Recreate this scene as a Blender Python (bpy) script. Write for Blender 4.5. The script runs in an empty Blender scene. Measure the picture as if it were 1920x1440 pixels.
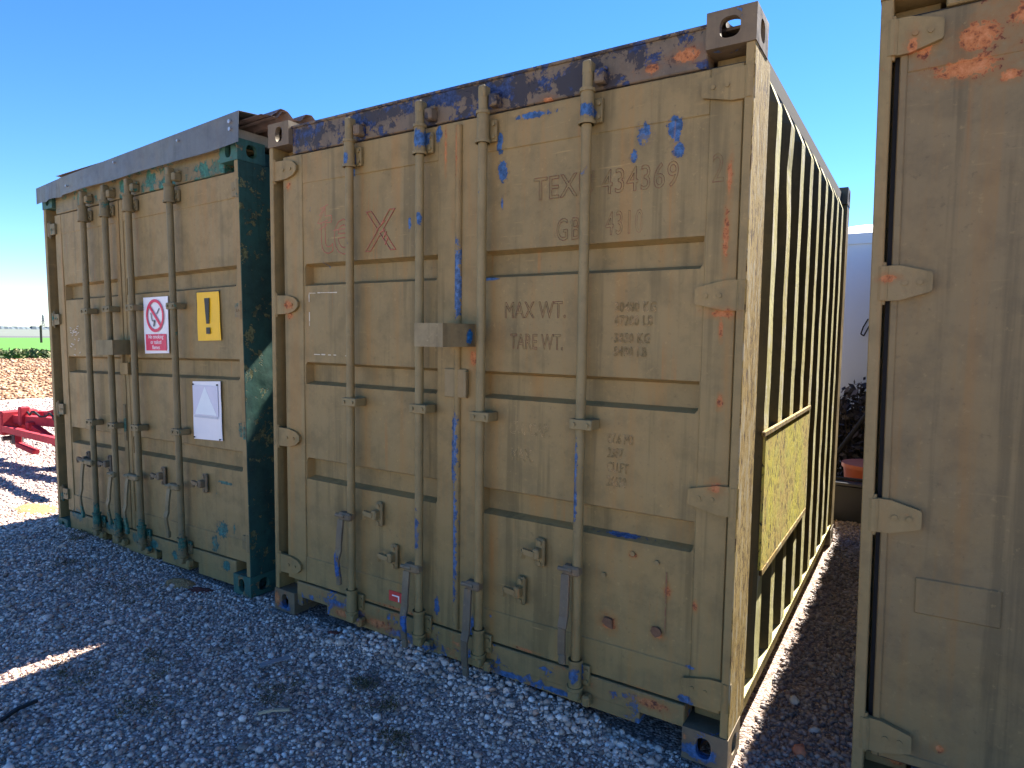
import bpy, bmesh, math, random
import numpy as np
from mathutils import Vector, Matrix, noise as mnoise
random.seed(7); rng = np.random.default_rng(7)
S = bpy.context.scene
COL = S.collection
PI = math.pi

# ------------------------------------------------------------------ camera, sky, sun, exposure
cd = bpy.data.cameras.new("camera"); cam = bpy.data.objects.new("camera", cd); COL.objects.link(cam)
cd.sensor_width = 36.0; cd.lens = 1208.55 / 1920 * 36; cd.clip_start = 0.05; cd.clip_end = 6000
yaw, pitch, roll = math.radians(32.408), math.radians(-4.3555), math.radians(0.7527)
fw = Vector((-math.sin(yaw) * math.cos(pitch), math.cos(yaw) * math.cos(pitch), math.sin(pitch)))
rt = Vector((math.cos(yaw), math.sin(yaw), 0)); up = rt.cross(fw)
r2 = rt * math.cos(roll) + up * math.sin(roll); u2 = up * math.cos(roll) - rt * math.sin(roll)
M = Matrix((r2, u2, -fw)).transposed().to_4x4(); M.translation = (2.9378, -2.2207, 1.5182)
cam.matrix_world = M
S.camera = cam
S.render.resolution_x, S.render.resolution_y = 1024, 768

SUN = Vector((0.135, 1.0, 1.0)).normalized()
elev = math.asin(SUN.z); azim = math.atan2(SUN.x, SUN.y)
W = bpy.data.worlds.new("World"); S.world = W; W.use_nodes = True
wn = W.node_tree.nodes; wl = W.node_tree.links
bg = wn["Background"]; sky = wn.new("ShaderNodeTexSky"); sky.sky_type = 'NISHITA'; sky.sun_disc = False
sky.sun_elevation = elev; sky.sun_rotation = azim
sky.altitude = 0; sky.air_density = 0.88; sky.dust_density = 0.0; sky.ozone_density = 6.0
hs = wn.new('ShaderNodeHueSaturation'); hs.inputs['Saturation'].default_value = 1.2; hs.inputs['Hue'].default_value = 0.507
wl.new(sky.outputs[0], hs.inputs['Color']); wl.new(hs.outputs[0], bg.inputs[0]); bg.inputs[1].default_value = 0.052
sl = bpy.data.lights.new("sun", 'SUN'); sl.energy = 5.0; sl.angle = math.radians(0.53); sl.color = (1.0, 0.93, 0.82)
so = bpy.data.objects.new("sun", sl); COL.objects.link(so)
so.rotation_euler = (-SUN).to_track_quat('-Z', 'Y').to_euler(); so.location = (0, 10, 12)
S.view_settings.view_transform = 'Standard'; S.view_settings.look = 'None'
S.view_settings.exposure = 2.46; S.view_settings.gamma = 1.0; S.view_settings.use_curve_mapping = False
S.render.engine = 'CYCLES'
S.cycles.max_bounces = 6; S.cycles.diffuse_bounces = 4; S.cycles.glossy_bounces = 2; S.cycles.caustics_reflective = False; S.cycles.caustics_refractive = False

# ------------------------------------------------------------------ node helpers
class Mat:
    def __init__(s, name):
        s.m = bpy.data.materials.new(name); s.m.use_nodes = True
        s.t = s.m.node_tree; s.b = s.t.nodes["Principled BSDF"]; s.b.inputs['Specular IOR Level'].default_value = 0.35
    def n(s, typ, **kw):
        o = s.t.nodes.new(typ)
        for k, v in kw.items(): setattr(o, k, v)
        return o
    def link(s, a, b): s.t.links.new(a, b)
    def put(s, sock, v):
        if isinstance(v, bpy.types.NodeSocket): s.link(v, sock)
        elif isinstance(v, (tuple, list)) and len(v) == 3 and sock.type == 'RGBA': sock.default_value = (*v, 1)
        else: sock.default_value = v
    def pos(s): return s.n("ShaderNodeNewGeometry").outputs['Position']
    def island(s): return s.n("ShaderNodeNewGeometry").outputs['Random Per Island']
    def obj(s): return s.n("ShaderNodeTexCoord").outputs['Object']
    def objrand(s): return s.n("ShaderNodeObjectInfo").outputs['Random']
    def vm(s, op, a, b=(0, 0, 0)):
        o = s.n("ShaderNodeVectorMath", operation=op); s.put(o.inputs[0], a)
        if op not in ('LENGTH',): s.put(o.inputs[1], b)
        return o.outputs['Value'] if op in ('LENGTH', 'DOT_PRODUCT') else o.outputs[0]
    def ma(s, op, a, b=0.0, clamp=False):
        o = s.n("ShaderNodeMath", operation=op, use_clamp=clamp); s.put(o.inputs[0], a); s.put(o.inputs[1], b); return o.outputs[0]
    def noise(s, vec, scale=5, detail=4, rough=0.55, dist=0.0):
        o = s.n("ShaderNodeTexNoise"); s.put(o.inputs['Vector'], vec); o.inputs['Scale'].default_value = scale
        o.inputs['Detail'].default_value = detail; o.inputs['Roughness'].default_value = rough; o.inputs['Distortion'].default_value = dist
        return o.outputs['Fac']
    def voro(s, vec, scale, out='Distance', feature='F1'):
        o = s.n("ShaderNodeTexVoronoi", feature=feature); s.put(o.inputs['Vector'], vec); o.inputs['Scale'].default_value = scale
        return o.outputs[out]
    def step(s, v, a, b, lo=0.0, hi=1.0):
        o = s.n("ShaderNodeMapRange", interpolation_type='SMOOTHSTEP'); s.put(o.inputs[0], v)
        for i, x in zip((1, 2, 3, 4), (a, b, lo, hi)): o.inputs[i].default_value = x
        return o.outputs[0]
    def mix(s, f, a, b):
        o = s.n("ShaderNodeMix", data_type='RGBA'); s.put(o.inputs[0], f); s.put(o.inputs[6], a); s.put(o.inputs[7], b); return o.outputs[2]
    def ramp(s, f, stops):
        o = s.n("ShaderNodeValToRGB"); s.put(o.inputs[0], f); e = o.color_ramp.elements
        while len(e) < len(stops): e.new(0.5)
        for i, (p, c) in enumerate(stops): e[i].position = p; e[i].color = (*c, 1)
        return o.outputs[0]
    def sep(s, v):
        o = s.n("ShaderNodeSeparateXYZ"); s.put(o.inputs[0], v); return o.outputs
    def bump(s, h, strength=0.3, dist=0.01, prev=None):
        o = s.n("ShaderNodeBump"); s.put(o.inputs['Height'], h); o.inputs['Strength'].default_value = strength; o.inputs['Distance'].default_value = dist
        if prev is not None: s.link(prev, o.inputs['Normal'])
        return o.outputs[0]
    def out(s, col, rough=0.6, normal=None, metal=0.0):
        s.put(s.b.inputs['Base Color'], col); s.put(s.b.inputs['Roughness'], rough); s.put(s.b.inputs['Metallic'], metal)
        if normal is not None: s.link(normal, s.b.inputs['Normal'])
        return s.m

def plain(name, col, rough=0.6, metal=0.0, var=0.25, scale=12, bump=0.1):
    m = Mat(name); p = m.obj(); f = m.noise(p, scale, 6, 0.6)
    c = m.mix(f, tuple(x * (1 - var) for x in col), tuple(min(1, x * (1 + var)) for x in col))
    return m.out(c, rough, m.bump(m.noise(p, scale * 6, 5), bump, 0.003), metal)

RUST = (0.36, 0.13, 0.045); RUSTD = (0.10, 0.035, 0.02); BLUE = (0.045, 0.12, 0.27); NAVY = (0.015, 0.03, 0.10)
TEAL = (0.03, 0.15, 0.13); OLIVE = (0.268, 0.186, 0.07); OLIVE2 = (0.232, 0.168, 0.066)

def paint(name, base, base2, under, under_amt=0.30, rust_amt=0.27, blobs=(), rblobs=(), streak=0.5, rough=0.5,
          dark=NAVY, darkmix=0.0, scale=6.0, grime=0.3, side=False):
    """weathered paint: tone drift, vertical streaks, chips to an older coat, rust spots; blobs = (x,z,rx,rz) chips of the older coat"""
    m = Mat(name); P = m.pos()
    low = m.noise(P, 1.3, 3); mid = m.noise(P, 9, 5, 0.65); hi = m.noise(P, 46, 4, 0.7)
    c = m.mix(m.step(low, 0.3, 0.7), base, base2)
    c = m.mix(m.step(mid, 0.42, 0.68, 0, 0.55), c, (base2[0] * 0.66, base2[1] * 0.68, base2[2] * 0.74))
    st = m.noise(m.vm('MULTIPLY', P, (13, 13, 0.55)), 1.0, 4, 0.65)
    c = m.mix(m.ma('MULTIPLY', m.step(st, 0.5, 0.72), streak * 0.75), c, (base[0] * 1.15, base[1] * 0.86, base[2] * 0.58))
    c = m.mix(m.ma('MULTIPLY', m.step(st, 0.47, 0.32), grime * 1.5), c, (base2[0] * 0.5, base2[1] * 0.52, base2[2] * 0.5))
    c = m.mix(m.step(hi, 0.60, 0.72, 0, 0.45), c, tuple(min(1, x * 1.35) for x in base))
    c = m.mix(m.step(hi, 0.40, 0.28, 0, 0.55), c, tuple(x * 0.62 for x in base2))
    scf = m.noise(m.vm('MULTIPLY', P, (5, 5, 60)), 1.0, 3, 0.6)
    c = m.mix(m.ma('MULTIPLY', m.step(scf, 0.64, 0.74), m.step(low, 0.42, 0.62, 0, 0.5)), c, tuple(min(1, x * 1.4) for x in base))
    ch = m.noise(P, scale, 7, 0.7, 0.3)
    rag = m.ma('ADD', m.ma('MULTIPLY', m.ma('SUBTRACT', hi, 0.5), 2.6), m.ma('MULTIPLY', m.ma('SUBTRACT', mid, 0.5), 2.2))
    def blobdist(bl):
        acc = None
        for (x, z, rx, rz) in bl:
            d = m.vm('LENGTH', m.vm('MULTIPLY', m.vm('SUBTRACT', P, (0, x, z) if side else (x, 0, z)), (0, 1.3 / rx, 1.3 / rz) if side else (1.3 / rx, 0, 1.3 / rz)))
            acc = d if acc is None else m.ma('MINIMUM', acc, d)
        return m.ma('ADD', acc, rag)
    T = 1 - under_amt
    chip = m.step(ch, T - 0.05, T - 0.035); rim = m.step(ch, T - 0.085, T - 0.05)
    if blobs:
        bd = blobdist(blobs); chip = m.ma('MAXIMUM', chip, m.step(bd, 1.0, 0.9)); rim = m.ma('MAXIMUM', rim, m.step(bd, 1.5, 1.0))
    uc = m.mix(m.step(hi, 0.35, 0.65), tuple(x * 0.4 for x in under), tuple(min(1, x * 1.15) for x in under))
    uc = m.mix(m.step(mid, 0.56, 0.62, 0, 0.8), uc, tuple(x * 0.3 + y * 0.4 for x, y in zip(under, base2)))
    if darkmix: uc = m.mix(m.step(mid, 0.62 - darkmix * 0.3, 0.68 - darkmix * 0.3), uc, dark)
    c = m.mix(m.ma('MULTIPLY', rim, 0.45), c, (base2[0] * 0.62, base2[1] * 0.6, base2[2] * 0.75))
    c = m.mix(chip, c, uc)
    rn = m.noise(m.vm('ADD', P, (3.1, 7.7, 1.3)), scale * 1.25, 7, 0.72, 0.2)
    rust = m.step(rn, 1 - rust_amt - 0.05, 1 - rust_amt); halo = m.step(rn, 1 - rust_amt - 0.12, 1 - rust_amt)
    if rblobs:
        rd = blobdist(rblobs); rust = m.ma('MAXIMUM', rust, m.step(rd, 1.0, 0.75)); halo = m.ma('MAXIMUM', halo, m.step(rd, 2.1, 0.9))
    c = m.mix(m.ma('MULTIPLY', halo, 0.5), c, (base[0] * 1.1, base[1] * 0.7, base[2] * 0.45))
    rc = m.ramp(m.ma('ADD', m.ma('MULTIPLY', hi, 0.7), m.ma('MULTIPLY', mid, 0.3)), [(0.38, RUSTD), (0.47, RUST), (0.62, (0.5, 0.21, 0.09))])
    c = m.mix(rust, c, rc)
    run = m.ma('MULTIPLY', m.step(m.noise(m.vm('MULTIPLY', P, (26, 26, 0.8)), 1.0, 3, 0.65), 0.60, 0.74), m.step(low, 0.45, 0.6))
    c = m.mix(m.ma('MULTIPLY', run, 0.65), c, (base[0] * 1.2, base[1] * 0.78, base[2] * 0.5))
    hb = m.ma('ADD', m.ma('MULTIPLY', m.noise(P, 2.6, 3), 0.017), m.ma('MULTIPLY', m.noise(P, 60, 3, 0.7), 0.0007))
    hb = m.ma('ADD', hb, m.ma('MULTIPLY', m.step(m.noise(P, scale, 5, 0.7, 0.3), T - 0.06, T - 0.03), -0.0012))
    rg = m.ma('ADD', rough - 0.06, m.ma('MULTIPLY', mid, 0.3)); rg = m.ma('ADD', rg, m.ma('MULTIPLY', rust, 0.3), True)
    return m.out(c, rg, m.bump(hb, 1.0, 1.0))

def lichen_mat(name, cols, dark, thresh=0.42, sc=26, vert=0.5):
    m = Mat(name); P = m.pos()
    n1 = m.noise(P, 3.0, 5); n2 = m.noise(m.vm('MULTIPLY', P, (1, 1, vert)), sc, 7, 0.7); n3 = m.noise(m.vm('MULTIPLY', P, (1, 1, vert)), sc * 3, 5, 0.7)
    c = m.mix(m.step(n1, 0.4, 0.62), cols[0], cols[1])
    c = m.mix(m.step(n2, 0.5, 0.62), c, cols[2])
    d = m.step(m.ma('ADD', m.ma('MULTIPLY', n2, 0.45), m.ma('MULTIPLY', n3, 0.55)), thresh + 0.02, thresh - 0.02)
    c = m.mix(d, c, dark)
    return m.out(c, 0.9, m.bump(m.ma('ADD', n2, n3), 0.7, 0.006))

# ------------------------------------------------------------------ mesh helpers
class MB:
    def __init__(s): s.v = []; s.f = []
    def add(s, vs, fs):
        o = len(s.v); s.v += [tuple(v) for v in vs]; s.f += [tuple(i + o for i in f) for f in fs]; return s
    def box(s, x0, x1, y0, y1, z0, z1, b=0.0):
        if b <= 0:
            vs = [(x, y, z) for x in (x0, x1) for y in (y0, y1) for z in (z0, z1)]
            return s.add(vs, [(0, 1, 3, 2), (4, 6, 7, 5), (0, 4, 5, 1), (2, 3, 7, 6), (0, 2, 6, 4), (1, 5, 7, 3)])
        b = min(b, (x1 - x0) * .45, (y1 - y0) * .45, (z1 - z0) * .45)
        bm = bmesh.new(); bmesh.ops.create_cube(bm, size=1.0)
        for v in bm.verts:
            v.co = Vector(((x0 + x1) / 2 + v.co.x * (x1 - x0), (y0 + y1) / 2 + v.co.y * (y1 - y0), (z0 + z1) / 2 + v.co.z * (z1 - z0)))
        bmesh.ops.bevel(bm, geom=list(bm.edges), offset=b, segments=1, affect='EDGES', profile=0.5)
        return s.bm(bm)
    def bm(s, bm):
        bm.verts.index_update(); vs = [v.co[:] for v in bm.verts]; fs = [[v.index for v in f.verts] for f in bm.faces]; bm.free(); return s.add(vs, fs)
    def tube(s, a, b, r, n=14, r1=None, cap=True):
        a = Vector(a); b = Vector(b); r1 = r if r1 is None else r1
        d = (b - a).normalized(); x = d.orthogonal().normalized(); y = d.cross(x)
        vs = []
        for c, rr in ((a, r), (b, r1)):
            for i in range(n):
                t = 2 * PI * i / n; vs.append(c + (x * math.cos(t) + y * math.sin(t)) * rr)
        fs = [(i, (i + 1) % n, n + (i + 1) % n, n + i) for i in range(n)]
        if cap: fs += [tuple(range(n))[::-1], tuple(range(n, 2 * n))]
        return s.add(vs, fs)
    def path(s, pts, r, n=8):
        pts = [Vector(p) for p in pts]
        for a, b in zip(pts[:-1], pts[1:]): s.tube(a, b, r, n)
        return s
    def bar(s, a, b, w, t, upv=(0, 0, 1)):
        """rectangular bar from a to b, width w across, thickness t"""
        a = Vector(a); b = Vector(b); d = (b - a).normalized(); x = d.cross(Vector(upv))
        if x.length < 1e-4: x = d.orthogonal()
        x.normalize(); y = d.cross(x)
        vs = [c + x * (sx * w / 2) + y * (sy * t / 2) for c in (a, b) for sx, sy in ((-1, -1), (1, -1), (1, 1), (-1, 1))]
        return s.add(vs, [(0, 1, 2, 3), (7, 6, 5, 4), (0, 4, 5, 1), (1, 5, 6, 2), (2, 6, 7, 3), (3, 7, 4, 0)])
    def prism(s, poly, y0, y1):
        """poly in (x,z), extruded along y"""
        n = len(poly); vs = [(x, y0, z) for x, z in poly] + [(x, y1, z) for x, z in poly]
        return s.add(vs, [tuple(range(n)), tuple(range(2 * n - 1, n - 1, -1))] + [(i, n + i, n + (i + 1) % n, (i + 1) % n) for i in range(n)])
    def holed(s, o, u, v, w, h, cu, cv, ru, rv, inw, depth, n=24):
        """rectangular face with an oval opening whose rim runs inward"""
        o = Vector(o); u = Vector(u); v = Vector(v); inw = Vector(inw)
        outer = []; inner = []
        for i in range(n):
            t = 2 * PI * (i + 0.5) / n; c, sn = math.cos(t), math.sin(t)
            e = 2.0 / 2.7
            iu = math.copysign(abs(c) ** e, c) * ru; iv = math.copysign(abs(sn) ** e, sn) * rv
            inner.append(o + u * (cu + iu) + v * (cv + iv))
            ks = []
            if c > 1e-6: ks.append((w - cu) / c)
            if c < -1e-6: ks.append(-cu / c)
            if sn > 1e-6: ks.append((h - cv) / sn)
            if sn < -1e-6: ks.append(-cv / sn)
            k = min(ks); outer.append(o + u * (cu + c * k) + v * (cv + sn * k))
        rim = [p + inw * depth for p in inner]
        fs = [(i, (i + 1) % n, n + (i + 1) % n, n + i) for i in range(n)] + [(n + i, n + (i + 1) % n, 2 * n + (i + 1) % n, 2 * n + i) for i in range(n)]
        s.add(outer + inner + rim, fs)
        for a_, b_ in ((0, 0), (w, 0), (w, h), (0, h)):       # corner fills
            pc = o + u * a_ + v * b_
            ds = sorted(range(n), key=lambda i: (outer[i] - pc).length)[:2]
            i, k = sorted(ds)
            s.add([pc, outer[i], outer[k]], [(0, 1, 2)])
        return s
    def build(s, name, mat, parent=None, smooth=False):
        me = bpy.data.meshes.new(name); me.from_pydata(s.v, [], s.f); me.update()
        if mat is not None: me.materials.append(mat)
        bm = bmesh.new(); bm.from_mesh(me); bmesh.ops.recalc_face_normals(bm, faces=bm.faces); bm.to_mesh(me); bm.free()
        if smooth:
            for p in me.polygons: p.use_smooth = True
            try: me.set_sharp_from_angle(angle=math.radians(40))
            except Exception: pass
        o = bpy.data.objects.new(name, me); COL.objects.link(o)
        if parent is not None: o.parent = parent
        return o

def tag(o, label=None, cat=None, group=None, kind=None):
    if label: o['label'] = label
    if cat: o['category'] = cat
    if group: o['group'] = group
    if kind: o['kind'] = kind
    return o
def thing(name, loc=(0, 0, 0), rot=(0, 0, 0)):
    o = bpy.data.objects.new(name, None); COL.objects.link(o); o.location = loc; o.rotation_euler = rot; o.empty_display_size = 0.1; return o
def big_mesh(name, V, F, mat):
    """V (n,3) float, F (m,3) int -> mesh object, fast"""
    me = bpy.data.meshes.new(name); me.vertices.add(len(V)); me.vertices.foreach_set('co', np.ascontiguousarray(V, dtype=np.float32).ravel())
    k = F.shape[1]; me.loops.add(F.size); me.loops.foreach_set('vertex_index', F.astype(np.int32).ravel())
    me.polygons.add(len(F)); me.polygons.foreach_set('loop_start', np.arange(0, F.size, k, dtype=np.int32))
    me.update(calc_edges=True); me.validate()
    me.materials.append(mat); o = bpy.data.objects.new(name, me); COL.objects.link(o); return o
def text_mesh(body, size, xs=1.0, outline=None, font_spacing=1.0, align='LEFT'):
    c = bpy.data.curves.new("lettering", 'FONT'); c.body = body; c.size = size; c.space_character = font_spacing; c.align_x = align
    c.resolution_u = 3
    if outline: c.fill_mode = 'NONE'; c.bevel_depth = outline; c.bevel_resolution = 0
    else: c.extrude = 0.0006
    o = bpy.data.objects.new("lettering", c); COL.objects.link(o); bpy.context.view_layer.update()
    me = bpy.data.meshes.new_from_object(o.evaluated_get(bpy.context.evaluated_depsgraph_get()))
    bpy.data.objects.remove(o); bpy.data.curves.remove(c)
    me.transform(Matrix.Diagonal((xs, 1, 1, 1)))
    return me
def letters(name, body, x, z, y, size, mat, parent, xs=1.0, outline=None, spacing=1.0, align='LEFT', rot=0.0):
    me = text_mesh(body, size, xs, outline, spacing, align); me.materials.clear(); me.materials.append(mat); me.name = name
    o = bpy.data.objects.new(name, me); COL.objects.link(o); o.parent = parent; o.location = (x, y, z); o.rotation_euler = (PI / 2, rot, 0)
    return o
#@@MAIN@@

# ------------------------------------------------------------------ ground
def hnoise(x, y):
    """height of the yard surface (vectorised value noise from sines)"""
    return (0.010 * np.sin(x * 2.1 + 1.3 * np.sin(y * 1.7)) * np.cos(y * 2.6 + .6 * np.sin(x * 3.1)) + 0.006 * np.sin(x * 7.3 + 2 * np.sin(y * 5.9 + 1)) * np.sin(y * 8.1 + 1.5 * np.sin(x * 6.1))
            + 0.045 * np.exp(-((y - .02) / .16) ** 2) * np.clip((x - .5) / .25, 0, 1) * np.clip((2.0 - x) / .15, 0, 1))
def gheight(x, y):
    far = np.clip((9 - np.hypot(x, y)) / 4, 0, 1)
    return hnoise(x, y) * far - 0.012
def axis(lo, hi, d):
    a = [lo]
    while a[-1] < hi: a.append(a[-1] + d)
    out = list(a); s = d
    while out[-1] < 4500: s *= 1.22; out.append(out[-1] + s)
    s = d; pre = []
    v = lo
    while v > -4500: s *= 1.22; v -= s; pre.append(v)
    return np.array(pre[::-1] + out)
gx = axis(-7, 5, .07); gy = axis(-3.2, 5, .07)
X, Y = np.meshgrid(gx, gy); Z = gheight(X, Y)
nx, ny = len(gx), len(gy); idx = np.arange(nx * ny).reshape(ny, nx)
F = np.stack([idx[:-1, :-1], idx[:-1, 1:], idx[1:, 1:], idx[1:, :-1]], -1).reshape(-1, 4)

m = Mat("gravel_yard"); P = m.pos()
vc = m.voro(P, 85, 'Color'); vd = m.voro(P, 85, 'Distance'); big = m.noise(P, 1.4, 5, 0.6); mid = m.noise(P, 7, 5, 0.65)
c = m.ramp(m.sep(vc)[0], [(0.0, (0.15, 0.105, 0.085)), (0.45, (0.42, 0.31, 0.255)), (0.8, (0.6, 0.46, 0.385)), (1.0, (0.76, 0.63, 0.55))])
c = m.mix(m.step(vd, 0.25, 0.75, 0, 0.55), c, (0.12, 0.095, 0.085))
c = m.mix(m.step(m.ma('ADD', m.ma('MULTIPLY', big, 0.5), m.ma('MULTIPLY', mid, 0.5)), 0.58, 0.66, 0, 0.6), c, (0.08, 0.06, 0.038))
sx = m.sep(P)[0]
sunlit_tone = m.ma('MAXIMUM', m.step(m.ma('ADD', sx, m.ma('MULTIPLY', big, 1.5)), -2.0, -3.2), m.step(m.ma('ADD', m.sep(P)[1], big), -2.0, -3.0))      # pinkish sunlit tone painted in; the part behind the camera added for bounce
c = m.mix(m.ma('MULTIPLY', sunlit_tone, 0.75), c, m.ramp(m.sep(vc)[1], [(0, (0.25, 0.19, 0.17)), (0.5, (0.45, 0.36, 0.32)), (1, (0.6, 0.5, 0.45))]))
MG = m.out(c, 0.95, m.bump(m.ma('ADD', m.ma('MULTIPLY', vd, -1.0), m.noise(P, 120, 3)), 0.9, 0.012))
ground = big_mesh("ground", np.stack([X, Y, Z], -1).reshape(-1, 3), F, MG); tag(ground, kind='structure')
for p in ground.data.polygons: p.use_smooth = True

# loose stones: real geometry, too many to count
ICO_V = []; t = (1 + 5 ** .5) / 2
for a in (-1, 1):
    for b in (-t, t): ICO_V += [(a, b, 0), (0, a, b), (b, 0, a)]
ICO_V = np.array(ICO_V, float); ICO_V /= np.linalg.norm(ICO_V[0])
def ico_faces(V):
    fs = []; n = len(V); L = 1.06
    for i in range(n):
        for j in range(i + 1, n):
            for k in range(j + 1, n):
                if max(np.linalg.norm(V[i] - V[j]), np.linalg.norm(V[j] - V[k]), np.linalg.norm(V[i] - V[k])) < L:
                    nrm = np.cross(V[j] - V[i], V[k] - V[i]); fs.append((i, j, k) if nrm @ V[i] > 0 else (i, k, j))
    return np.array(fs)
ICO_F = ico_faces(ICO_V)
def scatter(name, xs, ys, sizes, mat, zoff=0.0, flat=(.55, .8), hf=gheight, jitter=.25, tilt=.5):
    n = len(xs)
    V = np.repeat(ICO_V[None], n, 0) * (1 + rng.uniform(-jitter, jitter, (n, 12, 1)))
    V *= np.stack([rng.uniform(.8, 1.25, n), rng.uniform(.65, 1.0, n), rng.uniform(*flat, n)], -1)[:, None, :]
    a = rng.uniform(0, 2 * PI, n); ti = rng.normal(0, tilt, n)
    ca, sa, ct, st = np.cos(a), np.sin(a), np.cos(ti), np.sin(ti)
    x, y, z = V[..., 0], V[..., 1], V[..., 2]
    y, z = y * ct[:, None] - z * st[:, None], y * st[:, None] + z * ct[:, None]
    x, y = x * ca[:, None] - y * sa[:, None], x * sa[:, None] + y * ca[:, None]
    V = np.stack([x, y, z], -1) * sizes[:, None, None]
    z0 = hf(xs, ys) + sizes * .25 + zoff
    V += np.stack([xs, ys, z0], -1)[:, None, :]
    F = (ICO_F[None] + (np.arange(n) * 12)[:, None, None]).reshape(-1, 3)
    return big_mesh(name, V.reshape(-1, 3), F, mat)
m = Mat("gravel_stone"); P = m.pos(); isl = m.island()
c = m.ramp(isl, [(0.0, (0.14, 0.09, 0.07)), (0.2, (0.39, 0.27, 0.205)), (0.48, (0.62, 0.44, 0.34)), (0.7, (0.76, 0.565, 0.45)), (0.85, (0.9, 0.73, 0.62)), (0.89, (0.55, 0.28, 0.17)), (1.0, (0.94, 0.82, 0.73))]
)
gap_shade = m.step(m.sep(P)[0], 2.38, 2.46)  # gap stones painted darker and greyer for the shade between containers
c = m.mix(m.ma('MULTIPLY', gap_shade, 0.7), c, (0.12, 0.122, 0.13))
patch = m.ma('ADD', m.ma('MULTIPLY', m.noise(P, 1.4, 5, 0.6), 0.5), m.ma('MULTIPLY', m.noise(P, 7, 5, 0.65), 0.5))
c = m.mix(m.step(patch, 0.55, 0.65, 0, 0.6), c, (0.10, 0.07, 0.042))
sunlit_tone = m.step(m.ma('ADD', m.sep(P)[0], m.ma('MULTIPLY', m.noise(P, 1.4, 3), 1.5)), -2.0, -3.2)  # same sunlit tone painted on the loose stones at the left
c = m.mix(m.ma('MULTIPLY', sunlit_tone, 0.7), c, m.ramp(isl, [(0, (0.24, 0.18, 0.17)), (0.5, (0.38, 0.29, 0.265)), (1, (0.55, 0.46, 0.42))]))
c = m.mix(m.step(m.noise(P, 140, 3), 0.55, 0.75, 0, 0.3), c, (0.2, 0.17, 0.16))
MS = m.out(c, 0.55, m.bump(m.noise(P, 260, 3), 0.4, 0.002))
def inside(xs, ys):   # clear of the container castings and bodies
    k = np.ones(len(xs), bool)
    for (x0, x1, y0, y1) in ((0.17, 2.27, .05, 3.0), (-2.7, -.22, .08, 6.1), (2.81, 5.3, .03, 6.1)): k &= ~((xs > x0) & (xs < x1) & (ys > y0) & (ys < y1))
    for cx in (.08, 2.36): k &= ~((np.abs(xs - cx) < .09) & (ys > -.005) & (ys < 3.1))
    return k
def field(n, x0, x1, y0, y1, s0, s1, pw=2.2):
    xs = rng.uniform(x0, x1, n); ys = rng.uniform(y0, y1, n); k = inside(xs, ys); xs, ys = xs[k], ys[k]
    return xs, ys, s0 + (s1 - s0) * rng.random(len(xs)) ** pw
zones = [field(34000, -1.0, 2.8, -1.75, .05, .0035, .012), field(16000, -3.4, -1.0, -1.9, .12, .0045, .013), field(9000, 2.4, 2.85, -.3, 4.2, .006, .017),
         field(1400, -.25, 0.0, 0, 2.5, .006, .016), field(15000, -7.5, -2.6, -.9, 2.6, .008, .02), field(7000, -13, -6, -.5, 5, .012, .03), field(420, -3, 2.7, -1.7, .0, .012, .024, 1.8),
         field(900, .3, 2.2, -.12, .05, .007, .02)]
xs, ys, ss = (np.concatenate(a) for a in zip(*zones))
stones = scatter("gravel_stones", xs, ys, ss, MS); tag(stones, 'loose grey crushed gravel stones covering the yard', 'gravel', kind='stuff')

# ------------------------------------------------------------------ container materials
MAIN_BLOBS = [(1.45, 2.19, .028, .05), (1.60, 2.385, .11, .016), (1.44, 2.30, .02, .055), (2.06, 2.235, .04, .05), (2.17, 2.235, .03, .055), (2.02, 2.17, .02, .03), (2.19, 2.17, .025, .03),
              (0.60, 2.31, .012, .05), (1.235, 1.74, .016, .19), (1.23, .55, .012, .33), (1.21, 1.0, .01, .18), (.08, .55, .006, .16), (1.32, .22, .035, .06), (1.30, .17, .02, .03),
              (1.12, .28, .02, .05), (1.4, 1.75, .05, .008), (2.0, .76, .12, .008), (1.97, .405, .025, .018), (2.28, .20, .04, .03), (1.42, .30, .012, .012), (.38, 1.86, .006, .02),
              (1.12, 2.38, .02, .05), (1.45, 2.06, .008, .035), (2.29, .33, .02, .01), (0.95, 2.02, .012, .04)]
MAIN_RUST = [(2.195, .585, .014, .03), (2.165, .41, .028, .018), (1.965, .41, .04, .04), (2.36, 1.85, .012, .12), (2.355, 1.55, .01, .05), (2.36, 1.3, .012, .03), (2.365, 2.05, .01, .08),
             (2.36, 1.6, .06, .02), (2.36, 1.0, .03, .03), (2.30, .56, .01, .02), (2.06, .70, .016, .012), (.13, 1.60, .03, .02), (.13, 2.27, .02, .025), (.14, 1.66, .04, .03), (1.16, 2.3, .008, .1),
             (1.6, .20, .06, .008), (2.1, .185, .09, .012), (.9, .20, .2, .008), (1.32, 1.42, .03, .05)]
M_DOOR = paint("olive_paint_chipped_to_blue", OLIVE, OLIVE2, BLUE, 0.235, 0.225, MAIN_BLOBS, MAIN_RUST, streak=.7, grime=.4)
M_HEAD = paint("chipped_header_paint", (0.16, .118, .07), (0.13, 0.1, .065), (0.03, 0.05, 0.125), 0.44, 0.27, [(.25, 2.5, .1, .06), (.75, 2.52, .3, .04), (1.3, 2.53, .3, .04), (1.5, 2.5, .2, .03)], [(2.2, 2.48, .06, .03), (2.08, 2.46, .03, .02), (1.66, 2.43, .04, .02), (2.32, 2.4, .03, .04)], dark=(0.035, .03, .032), darkmix=0.6, scale=12)
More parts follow.
